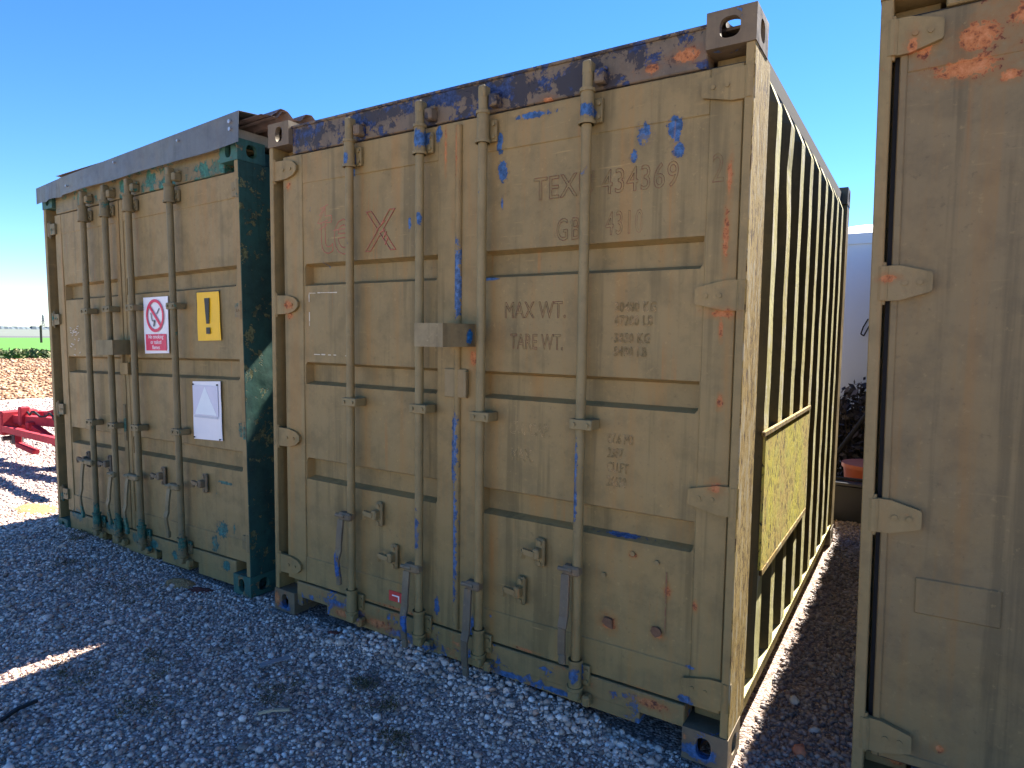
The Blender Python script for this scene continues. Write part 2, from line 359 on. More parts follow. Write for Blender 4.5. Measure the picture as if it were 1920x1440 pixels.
M_SILL = paint("chipped_sill_paint", (0.25, .16, .065), OLIVE2, BLUE, 0.37, 0.34, [(.45, .13, .12, .025), (.6, .11, .08, .03), (1.0, .08, .2, .03), (1.5, .07, .12, .015), (1.75, .07, .1, .015), (2.1, .06, .02, .02), (1.3, .1, .05, .03)], [(.5, .09, .06, .03), (.75, .1, .1, .03), (2.15, .15, .08, .02)], scale=8)
M_CAST = paint("casting_paint", (.165, .12, .068), (0.14, .108, .068), BLUE, 0.34, 0.30, [(2.34, .04, .07, .035), (.08, .03, .07, .03)], [(.02, .06, .03, .05)], scale=7, rough=.6)
M_BAR = paint("bar_paint", (0.215, .168, .074), (0.23, .172, .07), BLUE, 0.27, 0.22, [(1.06, 2.36, .03, .05), (1.06, 2.02, .015, .04), (1.855, 2.34, .03, .03), (1.05, .62, .02, .1), (.62, 2.33, .02, .04), (1.845, .95, .012, .2), (1.855, .2, .03, .05)], [], scale=10, rough=.45)
M_ASTR = paint("door_edge_strip_paint", (0.26, .182, .068), OLIVE2, (0.07, .15, .31), 0.32, 0.2, [(1.235, 1.76, .03, .2), (1.22, .65, .03, .4), (1.22, 1.05, .03, .15)], [(1.225, 2.3, .012, .12)], scale=9)
M_HOOK = paint("handle_steel", (0.2, .155, .085), (0.13, .105, .07), (.03, .11, .32), 0.26, 0.3, [(.56, .38, .03, .07), (1.01, .2, .03, .05)], [], scale=14)
M_SIDE = paint("shade_toned_side_wall", (0.17, .135, .055), (0.12, .095, .042), (.05, .06, .16), 0.25, 0.25, [], [], scale=7, rough=.7)  # dark colour paints in the shade on the rib flanks
M_LICH = lichen_mat("lichen_crusted_post", ((0.26, .17, .04), (0.33, .235, .075), (0.31, .26, .16)), (0.08, .045, .015), 0.455, 26, 0.3)
M_RIB = lichen_mat("sunlit_lichen_rib", ((0.52, .45, .17), (0.6, .56, .26), (0.62, .57, .42)), (0.09, .075, .03), 0.40, 24, 0.35)  # sunlit brightness of rib flats and rail ledge painted into the lichen colour
M_YEL = lichen_mat("yellow_lichen_plate", ((0.52, .38, .10), (0.60, .52, .06), (0.45, .42, .10)), (0.06, .06, .03), 0.455, 26, 0.45)
M_RUBBER = plain("black_rubber", (0.02, .02, .022), 0.8)
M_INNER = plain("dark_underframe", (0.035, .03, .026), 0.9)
LEFT_BLOBS = []
M_STEEL = plain("galvanised_bolt", (0.45, .45, .46), 0.4, 0.7)
M_PLATE = paint("bare_plate", (0.24, .18, .085), OLIVE2, BLUE, 0.2, 0.2)

def shade_faces(o, mat, test):
    o.data.materials.append(mat); k = len(o.data.materials) - 1
    for p in o.data.polygons:
        if test(p.center, p.normal): p.material_index = k

def casting(ix, iy, iz, L, w, h, mat, parent, dmg=False):
    cx, cy, cz = .162, .178, .118
    x0 = 0 if ix == 0 else w - cx; y0 = 0 if iy == 0 else L - cy; z0 = 0 if iz == 0 else h - cz
    b = MB(); X_, Y_, Z_ = Vector((1, 0, 0)), Vector((0, 1, 0)), Vector((0, 0, 1))
    yo = y0 if iy == 0 else y0 + cy; xo = x0 if ix == 0 else x0 + cx; zo = z0 if iz == 0 else z0 + cz
    cu = .085 if ix == 0 else cx - .085
    ru, rv = (.034, .034) if dmg else (.027, .038)
    b.holed((x0, yo, z0), X_, Z_, cx, cz, cu, cz / 2, ru, rv, Y_ if iy == 0 else -Y_, .026)
    b.holed((xo, y0, z0), Y_, Z_, cy, cz, .09, cz / 2, .034, .036, X_ if ix == 0 else -X_, .026)
    b.holed((x0, y0, zo), X_, Y_, cx, cy, cu, .09, .031, .06, Z_ if iz == 0 else -Z_, .026)
    xi = x0 + cx if ix == 0 else x0; yi = y0 + cy if iy == 0 else y0; zi = z0 + cz if iz == 0 else z0
    b.add([(xi, y0, z0), (xi, y0 + cy, z0), (xi, y0 + cy, z0 + cz), (xi, y0, z0 + cz)], [(0, 1, 2, 3)])
    b.add([(x0, yi, z0), (x0 + cx, yi, z0), (x0 + cx, yi, z0 + cz), (x0, yi, z0 + cz)], [(0, 1, 2, 3)])
    b.add([(x0, y0, zi), (x0 + cx, y0, zi), (x0 + cx, y0 + cy, zi), (x0, y0 + cy, zi)], [(0, 1, 2, 3)])
    return b.build("corner_casting", mat, parent)

def corrugated(x_out, sgn, y0, y1, z0, z1, pitch, first, mat, parent, depth=.036, dents=(), nz=26, outer=.088, seed=0):
    """vertical trapezoid corrugation; sgn=+1 outer side faces +x"""
    ys = [(y0, 0.0)]; y = first - pitch
    prof = []
    while y < y1 + pitch:
        prof += [(y - outer / 2, 0.0), (y + outer / 2, 0.0), (y + outer / 2 + .05, 1.0), (y + pitch - outer / 2 - .05, 1.0)]; y += pitch
    prof = [(y0, 1.0)] + [p for p in prof if y0 + .005 < p[0] < y1 - .005] + [(y1, 1.0)]
    vs = []; n = len(prof)
    for k in range(nz + 1):
        z = z0 + (z1 - z0) * k / nz
        edge = max(0.0, 1 - (z1 - z) / .06) if z1 - z < .06 else 0.0
        for i, (yy, d) in enumerate(prof):
            wob = mnoise.noise((yy * 1.7 + seed, z * 2.2, seed * 3.1)) * .004 + mnoise.noise((yy * 5 + seed, z * 7, 4)) * .003
            wy = mnoise.noise((yy * 2.3, z * 2.7, 9 + seed)) * .012 + mnoise.noise((yy * 4, z * 9, 2 + seed)) * .008
            dd = 0
            for (dy, dz, rr, am) in dents:
                q = ((yy - dy) / rr) ** 2 + ((z - dz) / (rr * 1.3)) ** 2
                if q < 1: dd += am * (1 - q) ** 2
            x = x_out - sgn * (depth * max(d, edge) + abs(wob) + dd)
            vs.append((x, yy + wy * (0 if i in (0, n - 1) else 1), z))
    fs = [(k * n + i, k * n + i + 1, (k + 1) * n + i + 1, (k + 1) * n + i) for k in range(nz) for i in range(n - 1)]
    return MB().add(vs, fs).build("side_panel", mat, parent)

def door_panel(x0, x1, z0, z1, rx0, rx1, recs, mat, parent, stiles, rails, yf=.022, depth=.044):
    b = MB(); sl = .012; st = .015
    xs = sorted({x0, rx0, rx0 + sl, rx1 - sl, rx1, x1}); zs = [z0]
    for (za, zb) in recs: zs += [za, za + st, zb - st, zb]
    zs += [z1]; zs = sorted(zs)
    # subdivide so the sheet can buckle a little
    def sub(a, mx):
        o = [a[0]]
        for p, q in zip(a[:-1], a[1:]):
            k = max(1, int(math.ceil((q - p) / mx)))
            o += [p + (q - p) * (i + 1) / k for i in range(k)]
        return o
    xs = sub(xs, .11); zs = sub(zs, .09)
    def dep(x, z):
        if not (rx0 + sl - 1e-6 <= x <= rx1 - sl + 1e-6): return 0
        for (za, zb) in recs:
            if za + st - 1e-6 <= z <= zb - st + 1e-6: return depth
        return 0
    vs = [(x, yf + .006 + dep(x, z) + .004 * mnoise.noise((x * 2.6, z * 2.6, 3.3 + x0)), z) for z in zs for x in xs]; n = len(xs)
    b.add(vs, [(j * n + i, j * n + i + 1, (j + 1) * n + i + 1, (j + 1) * n + i) for j in range(len(zs) - 1) for i in range(n - 1)])
    b.add([(x0, .028, z0), (x1, .028, z0), (x1, .028, z1), (x0, .028, z1), (x0, .085, z0), (x1, .085, z0), (x1, .085, z1), (x0, .085, z1)], [(0, 1, 5, 4), (1, 2, 6, 5), (2, 3, 7, 6), (3, 0, 4, 7), (4, 5, 6, 7)])
    for (a, c_) in stiles: b.box(a, c_, yf, yf + .035, z0, z1, .003)
    for (a, c_) in rails:
        xa = stiles[0][1] - .001 if stiles[0][0] <= x0 + .002 else x0; xb = stiles[-1][0] + .001 if stiles[-1][1] >= x1 - .002 else x1
        b.box(xa, xb, yf + .0025, yf + .033, a, c_, .003)
    return b.build("door", mat, parent)

def hinge(xp, dirx, z, mat, parent, ln=.17, hh=.052, yf=.022, square=False, taper=False):
    """blade from the pin at xp towards dirx, D-shaped end"""
    b = MB(); poly = [(0, -hh * .95), (ln * .55, -hh * .9), (ln * .85, -hh * .62), (ln, -hh * .2), (ln, hh * .3), (ln * .85, hh * .68), (ln * .55, hh * .92), (0, hh * .95)]
    if taper: poly = [(0, -hh), (ln * .35, -hh * .98), (ln * .97, -hh * .55), (ln, -hh * .42), (ln, hh * .42), (ln * .97, hh * .55), (ln * .35, hh * .98), (0, hh)]
    if square: poly = [(0, -hh * .8), (ln, -hh * .75), (ln, hh * .75), (0, hh * .8)]
    poly = [(xp + dirx * x, z + q) for x, q in poly]
    b.prism(poly, yf - .016, yf + .002)
    b.tube((xp, yf - .006, z - hh * .97), (xp, yf - .006, z + hh * .97), .0175, 12)
    b.tube((xp, yf - .006, z - hh * 1.2), (xp, yf - .006, z + hh * 1.2), .008, 8)
    for bx in (.45, .75): b.tube((xp + dirx * ln * bx, yf - .02, z), (xp + dirx * ln * bx, yf - .015, z), .008, 8)
    return b.build("hinge", mat, parent)

def lock_bar(x, z0, z1, mat, parent, y=-.022, r=.0195):
    b = MB(); b.tube((x, y, z0), (x, y, z1), r, 18)
    b.box(x - .018, x + .018, y - .016, y + .03, z1 - .01, z1 + .045, .006)
    b.box(x - .024, x + .024, y - .02, y + .026, z0 - .03, z0 + .01, .006)
    return b.build("locking_bar", mat, parent, True)
def bar_sleeve(x, za, zb, mat, parent, y=-.022, r=.0265, side=1):
    b = MB(); b.tube((x, y, za), (x, y, zb), r, 18, r * .93)
    b.tube((x, y, za), (x, y, za + .012), r + .006, 18); b.tube((x, y, zb - .012), (x, y, zb), r + .003, 18)
    b.box(x - .03, x + .048, .004, .02, za + .01, zb - .03, .003)
    for zz in (za + .028, zb - .05): b.tube((x + .037, -.004, zz), (x + .037, .006, zz), .008, 8)
    return b.build("bar_bracket", mat, parent, True)
def bar_clamp(x, z, mat, parent, y=-.022, r=.0195, w=.058):
    b = MB(); b.box(x - .034, x + .060, y - r - .010, y - r - .001, z - .02, z + .02, .003)
    b.box(x - .034, x - .026, y - r - .003, .021, z - .019, z + .019, .002); b.box(x + .024, x + .060, y - r - .003, .021, z - .019, z + .019, .002)
    for xx in (x - .015, x + .040): b.tube((xx, y - r - .016, z), (xx, y - r - .009, z), .0085, 8)
    return b.build("bar_guide", mat, parent, True)
def handle(x, bx, z0, z1, mat, parent, kink=.02):
    """flat handle hanging from a hub on the bar"""
    b = MB(); b.box(min(x, bx) - .016, max(x, bx) + .02, -.054, -.01, z0 - .022, z0 + .016, .008)
    b.tube((x - .03, -.05, z0), (x + .03, -.05, z0), .010, 8)
    n = 8; prev = None
    for i in range(n + 1):
        f = i / n; z = z0 - .02 - (z0 - .02 - z1) * f
        yy = -.045 - kink * math.sin(PI * f) - .012 * (f > .55); xx = x + .006 * math.sin(f * 4)
        p = (xx, yy, z)
        if prev: b.bar(prev, p, .036 if f < .75 else .03, .011, (0, 1, 0))
        prev = p
    b.box(x - .014, x + .014, prev[1] - .012, prev[1] + .008, z1 - .03, z1 + .01, .004)
    return b.build("handle", mat, parent)
def keeper(x, z, mat, parent, flip=1, h=.118):
    b = MB(); b.box(x - .021, x + .021, .002, .023, z - h / 2, z + h / 2, .007)
    b.tube((x, -.004, z + h * .36), (x, .004, z + h * .36), .011, 8); b.tube((x, -.004, z - h * .36), (x, .004, z - h * .36), .010, 8)
    b.box(x - .018, x + .012, -.03, .006, z - .022, z + .024, .006)
    b.bar((x - .01, -.025, z + .0), (x - .055 * flip, -.04, z + .012), .018, .022); b.bar((x - .05 * flip, -.04, z + .012), (x - .058 * flip, -.03, z - .018), .016, .02)
    return b.build("handle_keeper", mat, parent)

def container(sp):
    w, h, L = 2.438, 2.591, sp['L']; mt = sp['mats']
    root = thing("shipping_container", sp['loc'], sp['rot']); tag(root, sp['label'], 'container', 'steel shipping containers in a row')
    for ix in (0, 1):
        for iy in (0, 1):
            for iz in (0, 1):
                if iy == 1 and sp.get('norear'): pass
                casting(ix, iy, iz, L, w, h, mt['cast'], root, dmg=(sp.get('dmg') and (ix, iy, iz) == (1, 0, 1)))
    # posts
    for ix in (0, 1):
        b = MB(); s_ = 1 if ix == 0 else -1; xo = 0 if ix == 0 else w
        def bx(a, c_, y0, y1): b.box(min(xo + s_ * a, xo + s_ * c_), max(xo + s_ * a, xo + s_ * c_), y0, y1, .1175, h - .1175, .003)
        pd = sp.get('post_depth', .24)
        bx(.002, sp.get('post_w', .032), .004, pd); bx(sp.get('post_w', .032) - .001, .15, .105, pd - .01)
        p = b.build("corner_post", mt['post'], root)
        if mt.get('post_side') and ix == sp.get('lich_side', 1): shade_faces(p, mt['post_side'], lambda c_, n_: n_.x * (1 if ix else -1) > .5)
        b = MB(); b.box(xo if ix == 0 else w - .15, .15 if ix == 0 else w - .002, L - .16, L - .004, .1175, h - .1175, .003); b.build("corner_post", mt['post'], root)
    # header, sill
    b = MB(); b.box(.1618, w - .1618, .024, .11, h - .165, h - .032, .004); b.box(.1618, w - .1618, .015, .07, h - .038, h - .026, .003)
    b.build("header_beam", mt['head'], root)
    b = MB(); nt = sp['notches']; zb = sp.get('sill_bottom', .05); zt = .182
    xs_ = [.1618] + [q for n_ in nt for q in n_] + [w - .1618]
    b.box(.1618, w - .1618, .018, .12, .1, zt, .004)
    for a, c_ in zip(xs_[0::2], xs_[1::2]):
        if c_ - a > .02: b.box(a, c_, .021, .115, zb, .104, .003)
    b.build("door_sill", mt['sill'], root)
    b = MB(); b.box(.17, w - .17, .13, L - .2, .1, .15); b.build("underframe", M_INNER, root)
    # rails, walls, roof
    for ix in (0, 1):
        s_ = 1 if ix == 0 else -1; xo = 0 if ix == 0 else w
        def bx(b, a, c_, *r): b.box(min(xo + s_ * a, xo + s_ * c_), max(xo + s_ * a, xo + s_ * c_), *r)
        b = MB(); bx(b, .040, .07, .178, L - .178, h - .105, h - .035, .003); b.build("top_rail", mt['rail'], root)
        b = MB(); bx(b, .003, .07, .178, L - .178, .148, .158, .002); bx(b, .034, .05, .178, L - .178, .03, .1485); bx(b, .034, .06, .178, L - .178, .02, .0295, .002); b.build("bottom_rail", mt['rail_low'], root)
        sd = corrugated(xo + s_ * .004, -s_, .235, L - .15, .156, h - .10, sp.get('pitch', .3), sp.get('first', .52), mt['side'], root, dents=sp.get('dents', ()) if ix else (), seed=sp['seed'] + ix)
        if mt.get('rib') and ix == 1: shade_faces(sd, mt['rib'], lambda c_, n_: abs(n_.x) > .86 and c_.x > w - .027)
    b = MB(); b.box(.06, w - .06, .07, L - .07, h - .04, h - .03); b.build("roof_panel", mt['head'], root)
    b = MB(); b.box(.15, w - .15, L - .08, L - .05, .1, h - .06); b.build("rear_panel", mt['side'], root)
    # doors
    for D in sp['doors']:
        d = door_panel(D['x0'], D['x1'], .19, h - .172, D['rx'][0], D['rx'][1], D['recs'], mt['door'], root, D['stiles'], D['rails'])
        shade_faces(d, mt['rec'], lambda c_, n_: .058 < c_.y < .08 and n_.y < -.9 and D['rx'][0] < c_.x < D['rx'][1])
        g = MB(); x0, x1 = D['x0'], D['x1']
        for a, c_ in ((x0 - .012, x0 + .001), (x1 - .001, x1 + .012)): g.box(a, c_, .045, .07, .186, h - .17)
        g.box(x0, x1, .04, .07, h - .173, h - .164); g.box(x0, x1, .04, .07, .181, .191)
        g.build("gasket", M_RUBBER, d)
        for z in D['hz']: hinge(D['pin'], D['hd'], z, mt['hinge'], d, ln=D.get('hln', .17), square=D.get('square', False), taper=D.get('taper', False))
        if D.get('hinge_tube'):
            b = MB(); zz = [.19] + [q for z in sorted(D['hz']) for q in (z - .062, z + .062)] + [h - .175]
            for a, c_ in zip(zz[0::2], zz[1::2]): b.tube((D['pin'], .02, a), (D['pin'], .02, c_), .016, 12)
            b.build("hinge_tube", mt['door'], d, True)
        for B in D['bars']:
            lb = lock_bar(B['x'], .12, 2.475, mt['bar'], d)
            bar_sleeve(B['x'], B.get('s0', 2.293), 2.42, mt['bar'], d, r=B.get('sr', .0265)); bar_sleeve(B['x'], .135, .255, mt['bar'], d)
            for z in B['g']: bar_clamp(B['x'], z, mt['bar'], d)
            if 'h' in B: handle(B['h'][0], B['x'], B['h'][1], B['h'][2], mt['handle'], d)
            b = MB(); b.box(B['x'] + .022, B['x'] + .062, -.024, .024, h - .155, h - .105, .006); b.box(B['x'] - .04, B['x'] + .062, .002, .024, h - .105, h - .09, .004)
            b.build("cam_keeper", mt['head'], root)
            b = MB(); b.box(B['x'] + .026, B['x'] + .06, -.024, .018, .07, .115, .008); b.build("cam_keeper", mt['sill'], root)
        for k in D.get('keepers', ()): keeper(k[0], k[1], mt['keeper'], d)
        D['obj'] = d
    return root

RECS = [(.75, .865), (1.25, 1.365), (1.755, 1.867)]
HZ = (.265, .958, 1.66, 2.35)
M_REC = paint('stained_recess_paint', (0.30, .195, .06), (0.26, .176, .06), BLUE, 0.2, 0.2, [], [], streak=.9, grime=.35)
matsA = dict(rec=M_REC, cast=M_CAST, post=M_DOOR, post_side=M_LICH, head=M_HEAD, sill=M_SILL, rail=M_INNER, rail_low=M_RIB, side=M_SIDE, rib=M_RIB, door=M_DOOR, hinge=M_DOOR, bar=M_BAR, handle=M_HOOK, keeper=M_PLATE)  # near-black rail colour paints the shade on the top rail
mainc = dict(label='middle olive container with blue chips showing through and old embossed lettering on its doors', loc=(0, 0, 0), rot=(0, 0, 0), L=3.14, seed=1, mats=matsA, dmg=True,
             notches=[(.2, .39), (2.105, 2.262)], sill_bottom=.052, first=.455, pitch=.287, dents=[(.72, 2.2, .14, .008)],
             doors=[dict(x0=.088, x1=1.335, rx=(.243, 1.118), recs=RECS, stiles=[(.088, .234), (1.118, 1.335)], rails=[(2.27, 2.418), (.19, .33)], hz=HZ, pin=.032, hd=1, hln=.175,
                         bars=[dict(x=.62, g=[1.187], h=(.572, .625, .31)), dict(x=1.052, g=[1.186], h=(1.0, .455, .11))], keepers=[(.775, .65), (.872, .46)]),
                    dict(x0=1.349, x1=2.40, rx=(1.364, 2.286), recs=RECS, stiles=[(1.349, 1.362), (2.29, 2.40)], rails=[(2.27, 2.418), (.19, .33)], hz=HZ, pin=2.42, hd=-1, hln=.155, hinge_tube=True, taper=True,
                         bars=[dict(x=1.386, g=[1.177], h=(1.348, .45, .08)), dict(x=1.853, g=[1.184], h=(1.815, .615, .27))], keepers=[(1.668, .636), (1.58, .458)])])
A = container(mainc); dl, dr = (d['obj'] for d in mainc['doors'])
# edge strip, lock box, plate
b = MB(); b.tube((1.235, .022, .2), (1.235, .022, 2.40), .017, 12); b.build("edge_strip", M_ASTR, dl, True)
b = MB(); b.box(1.178, 1.325, -.2, -.192, 1.466, 1.562); b.box(1.317, 1.325, -.192, .021, 1.466, 1.562); b.box(1.178, 1.186, -.192, .021, 1.466, 1.562); b.box(1.186, 1.317, -.192, .021, 1.554, 1.562)
M_BOX = paint("lock_box_paint", (0.26, .215, .115), (0.21, .16, .078), (.02, .2, .55), 0.2, 0.22, [(-.015, 1.505, .028, .04)], [], scale=8, side=True)
b.build("lock_box", M_BOX, dl)
b = MB(); b.box(1.17, 1.29, .008, .0215, 1.243, 1.368, .003); b.box(1.283, 1.296, -.004, .02, 1.25, 1.36, .003); b.build("latch_plate", M_PLATE, dl)
# fork-pocket-like brackets, small red tag
b = MB(); b.box(.828, .915, .0195, .0245, .235, .285, .001); M_RED = plain("red_label", (0.5, .05, .04), .6); rp = b.build("red_label", M_RED, dl)
tag(rp, 'small red rectangular label low on the left door')
b = MB(); b.box(.85, .895, .018, .0195, .262, .268); b.box(.888, .895, .018, .0195, .24, .262); b.build("label_mark", plain("white_print", (.8, .78, .75), .6), rp)
# lettering left on the doors
def ghost(name, col, lo, hi):
    m = Mat(name); P = m.pos(); f = m.step(m.noise(P, 42, 4, .7), lo, hi)
    return m.out(m.mix(f, OLIVE2, m.mix(m.noise(P, 90, 2), col, tuple(min(1, x * 1.9) for x in col))), .65)
M_TEX = ghost('old_emblem_edge', (0.26, .085, .055), .30, .46); M_LET = ghost("old_lettering_edge", (0.15, .06, .035), .40, .56); M_LET2 = ghost("faded_lettering_edge", (0.36, .25, .12), .44, .6)
yl = .0265
letters("lettering", "TEXU", 1.60, 2.052, yl, .125, M_LET, dr, .83, .0011, 1.05)
letters("lettering", "434369", 1.895, 2.046, yl, .125, M_LET, dr, .74, .0011, 1.08)
letters("lettering", "2", 2.305, 2.043, .0215, .135, M_LET, dr, .62, .0011)
letters("lettering", "GB", 1.705, 1.888, yl, .12, M_LET, dr, .62, .0011, 1.25); letters("lettering", "4310", 1.915, 1.895, yl, .12, M_LET, dr, .56, .0011, 1.15)
letters("lettering", "MAX WT.", 1.468, 1.588, yl, .093, M_LET, dr, .70, .0011, 1.05); letters("lettering", "TARE WT.", 1.50, 1.462, yl, .088, M_LET, dr, .60, .0011, 1.05)
for z, s_ in ((1.61, "30480 KG"), (1.56, "67200 LB"), (1.495, "3850 KG"), (1.445, "8490 LB")): letters("lettering", s_, 1.96, z, yl, .05, M_LET2, dr, .72, .0012, 1.1)
letters("lettering", "CU. CAP.", 1.50, 1.11, yl, .075, M_LET2, dr, .66, .0011); letters("lettering", "MAX.", 1.51, 1.0, yl, .07, M_LET2, dr, .66, .0011)
for z, s_ in ((1.115, "67.6 M3"), (1.06, "2387"), (1.005, "CU.FT"), (.95, "26630")): letters("lettering", s_, 1.945, z, yl, .052, M_LET2, dr, .62, .0011)
letters("lettering", "t", .345, 1.915, yl, .40, M_TEX, dl, .80, .0026); letters("lettering", "e", .45, 1.905, yl, .36, M_TEX, dl, .82, .0026); letters("lettering", "X", .675, 1.905, yl, .27, M_TEX, dl, 1.0, .0024)
b = MB()
for (xa, za, xb, zb) in [(.36, 2.13, .42, 2.15), (.355, 2.10, .40, 2.14), (.36, 2.06, .42, 2.075), (.355, 2.03, .41, 2.05), (.455, 2.02, .56, 2.025), (.745, 2.0, .80, 2.04), (.765, 1.985, .80, 2.0), (.785, 1.955, .81, 1.99), (.80, 1.93, .82, 1.965)]:
    b.bar((xa, yl, za), (xb, yl, zb), .004, .003, (0, 1, 0))
b.build("scratch_marks", M_TEX, dl)["kind"] = "stuff"
b = MB(); M_TAPE = plain("old_tape_edge", (.6, .55, .42), .7, var=.3)

TP = [(.272, .585, 1.717, 'h'), (.275, .3, 1.405, 'h2'), (.274, 1.41, 1.71, 'v'), (.587, 1.42, 1.715, 'v')]
for (a0, a1, c_, k_) in [(.272, .585, 1.717, 0), (.272, .55, 1.405, 0), (1.55, 1.712, .2745, 1), (1.43, 1.71, .587, 1)]:
    t0 = a0
    while t0 < a1:
        dl_ = random.uniform(.008, .05); wd = random.uniform(.0012, .0032); of = random.uniform(-.0015, .0015)
        if random.random() < .62: b.box(*((t0, min(a1, t0 + dl_), .0258, .0275, c_ + of - wd, c_ + of + wd) if k_ == 0 else (c_ + of - wd, c_ + of + wd, .0258, .0275, t0, min(a1, t0 + dl_))))
        t0 += dl_ * random.uniform(1.0, 1.4)
b.build("tape_remains", M_TAPE, dl)["kind"] = "stuff"
# torn bracket stubs and bolt holes on the right door
M_TORN = plain("torn_steel", (.14, .075, .04), .8, var=.5, scale=60)
for (x, z, r) in [(1.972, .415, .022), (2.16, .43, .018)]:
    b = MB()
    pts = [(x + r * math.cos(a) * random.uniform(.6, 1.3), z + r * math.sin(a) * random.uniform(.6, 1.3)) for a in np.linspace(0, 2 * PI, 9)[:-1]]; b.prism(pts, .015, .0255); b.build("torn_bracket", M_TORN, dr)
for x, z in [(1.945, .6), (2.06, .705), (2.155, .69)]: MB().tube((x, .018, z), (x, .027, z), .009, 8).build("bolt_stub", M_PLATE, dr)
b = MB(); b.box(2.190, 2.193, .0245, .0262, .43, .66); b.build("scored_line", M_LET, dr)
# side panel board
b = MB(); wx = 2.438
b.box(wx - .005, wx + .006, .40, 1.55, .603, 1.138, .002); pl = b.build("placard_board", M_YEL, A); tag(pl, 'flat board on the side crusted with bright yellow lichen')
b = MB(); b.box(wx - .004, wx + .009, .36, 1.565, 1.140, 1.160, .002); b.build("board_lip", M_LICH, pl)
b = MB(); b.box(wx - .004, wx + .009, .42, 1.55, .575, .602, .002); b.build("board_lip", M_LICH, pl)

# ------------------------------------------------------------------ left container
M_LD = paint("olive_paint_chipped_to_teal", (0.258, .182, .072), OLIVE2, TEAL, 0.235, 0.2, [(2.0 - 2.678, .0, 1, 1)][:0] + [(-.55, .33, .075, .06), (-.62, .23, .05, .07), (-.43, .35, .02, .04), (-2.4, .12, .12, .05), (-1.9, .12, .08, .05), (-1.3, .1, .1, .05), (-1.05, .07, .05, .04), (-.5, .12, .05, .04), (-1.55, .1, .05, .05), (-.52, .62, .09, .012)], [(-1.55, 2.43, .05, .02), (-.25, .95, .05, .03)], streak=.6)
M_LF = paint("teal_chipped_frame", (0.215, .16, .07), (0.165, .14, .072), (.03, .14, .10), 0.40, 0.27, [], [], scale=7)
M_LS = paint("weathered_teal_side", (0.022, .085, .068), (0.02, .05, .04), (.15, .16, .07), 0.38, 0.2, [], [], scale=13, rough=.75)
M_LB = paint("left_bar_paint", (0.165, .136, .066), (0.185, .145, .066), (.03, .14, .10), 0.32, 0.2, [(-2.0, .2, 1.6, .09)], [], scale=10)
M_LC = paint('teal_casting_paint', (.04, .13, .10), (.03, .09, .07), (.2, .15, .07), 0.36, 0.27, [], [], scale=8)
matsL = dict(rec=M_REC, cast=M_LC, post=M_LD, post_side=M_LS, head=M_LF, sill=M_LD, rail=M_LS, rail_low=M_LS, side=M_LS, door=M_LD, hinge=M_LF, bar=M_LB, handle=M_LB, keeper=M_HOOK)
RL = [(.72, .84), (1.25, 1.372), (1.785, 1.903)]
HL = (.315, .968, 1.648, 2.318)
leftc = dict(label='left olive container with teal green chips, carrying three safety signs under a metal roof edge', loc=(-2.678, .05, -.06), rot=(0, -.0205, -.0123), L=6.06, seed=5, mats=matsL,
             notches=[(.70, .80), (1.39, 1.46), (1.77, 1.88)], sill_bottom=.03, post_w=.04,
             doors=[dict(x0=.14, x1=1.075, rx=(.245, 1.03), recs=RL, stiles=[(.14, .235), (1.035, 1.075)], rails=[(2.275, 2.418), (.19, .32)], hz=HL, pin=.075, hd=1, hln=.095, square=True,
                         bars=[dict(x=.685, g=[1.69, .908], s0=2.31, sr=.031, h=(.565, .62, .24)), dict(x=.992, g=[1.695, .905], s0=2.31, sr=.031, h=(.965, .57, .25))], keepers=[(.525, .62), (.84, .62)]),
                    dict(x0=1.088, x1=2.405, rx=(1.14, 2.36), recs=RL, stiles=[(1.088, 1.13), (2.365, 2.405)], rails=[(2.275, 2.418), (.19, .32)], hz=HL, pin=2.418, hd=-1, hln=.055, square=True,
                         bars=[dict(x=1.30, g=[1.695, .912], s0=2.31, sr=.031, h=(1.19, .58, .22)), dict(x=1.785, g=[1.69, .92], s0=2.31, sr=.031, h=(1.70, .575, .28))], keepers=[(1.535, .61), (2.0, .615)])])
B_ = container(leftc); bl, br = (d['obj'] for d in leftc['doors'])
b = MB(); b.box(.986, 1.205, -.11, -.102, 1.39, 1.487); b.box(1.197, 1.205, -.102, .022, 1.39, 1.487); b.box(.986, .994, -.102, .022, 1.39, 1.487); b.box(.994, 1.197, -.102, .022, 1.479, 1.487)
b.build("lock_box", M_LB, bl)
b = MB(); b.box(1.05, 1.15, .004, .021, 1.255, 1.335, .003); b.tube((1.10, .0, 1.335), (1.10, .0, 1.40), .009, 8); b.build("latch_plate", M_LD, bl)
b = MB(); b.box(1.045, 1.075, .014, .0215, .80, 1.05, .003); b.build("edge_strip", M_LF, bl)
b = MB()
for k in range(26):
    x = .36 + random.gauss(0, .035); z = 1.50 + random.gauss(0, .06); b.bar((x, .0265, z), (x + random.uniform(.008, .03), .0265, z + random.uniform(-.01, .01)), .004, .002, (0, 1, 0))
b.build("paint_flakes", plain("pale_flake", (.6, .57, .5), .7), bl)["kind"] = "stuff"

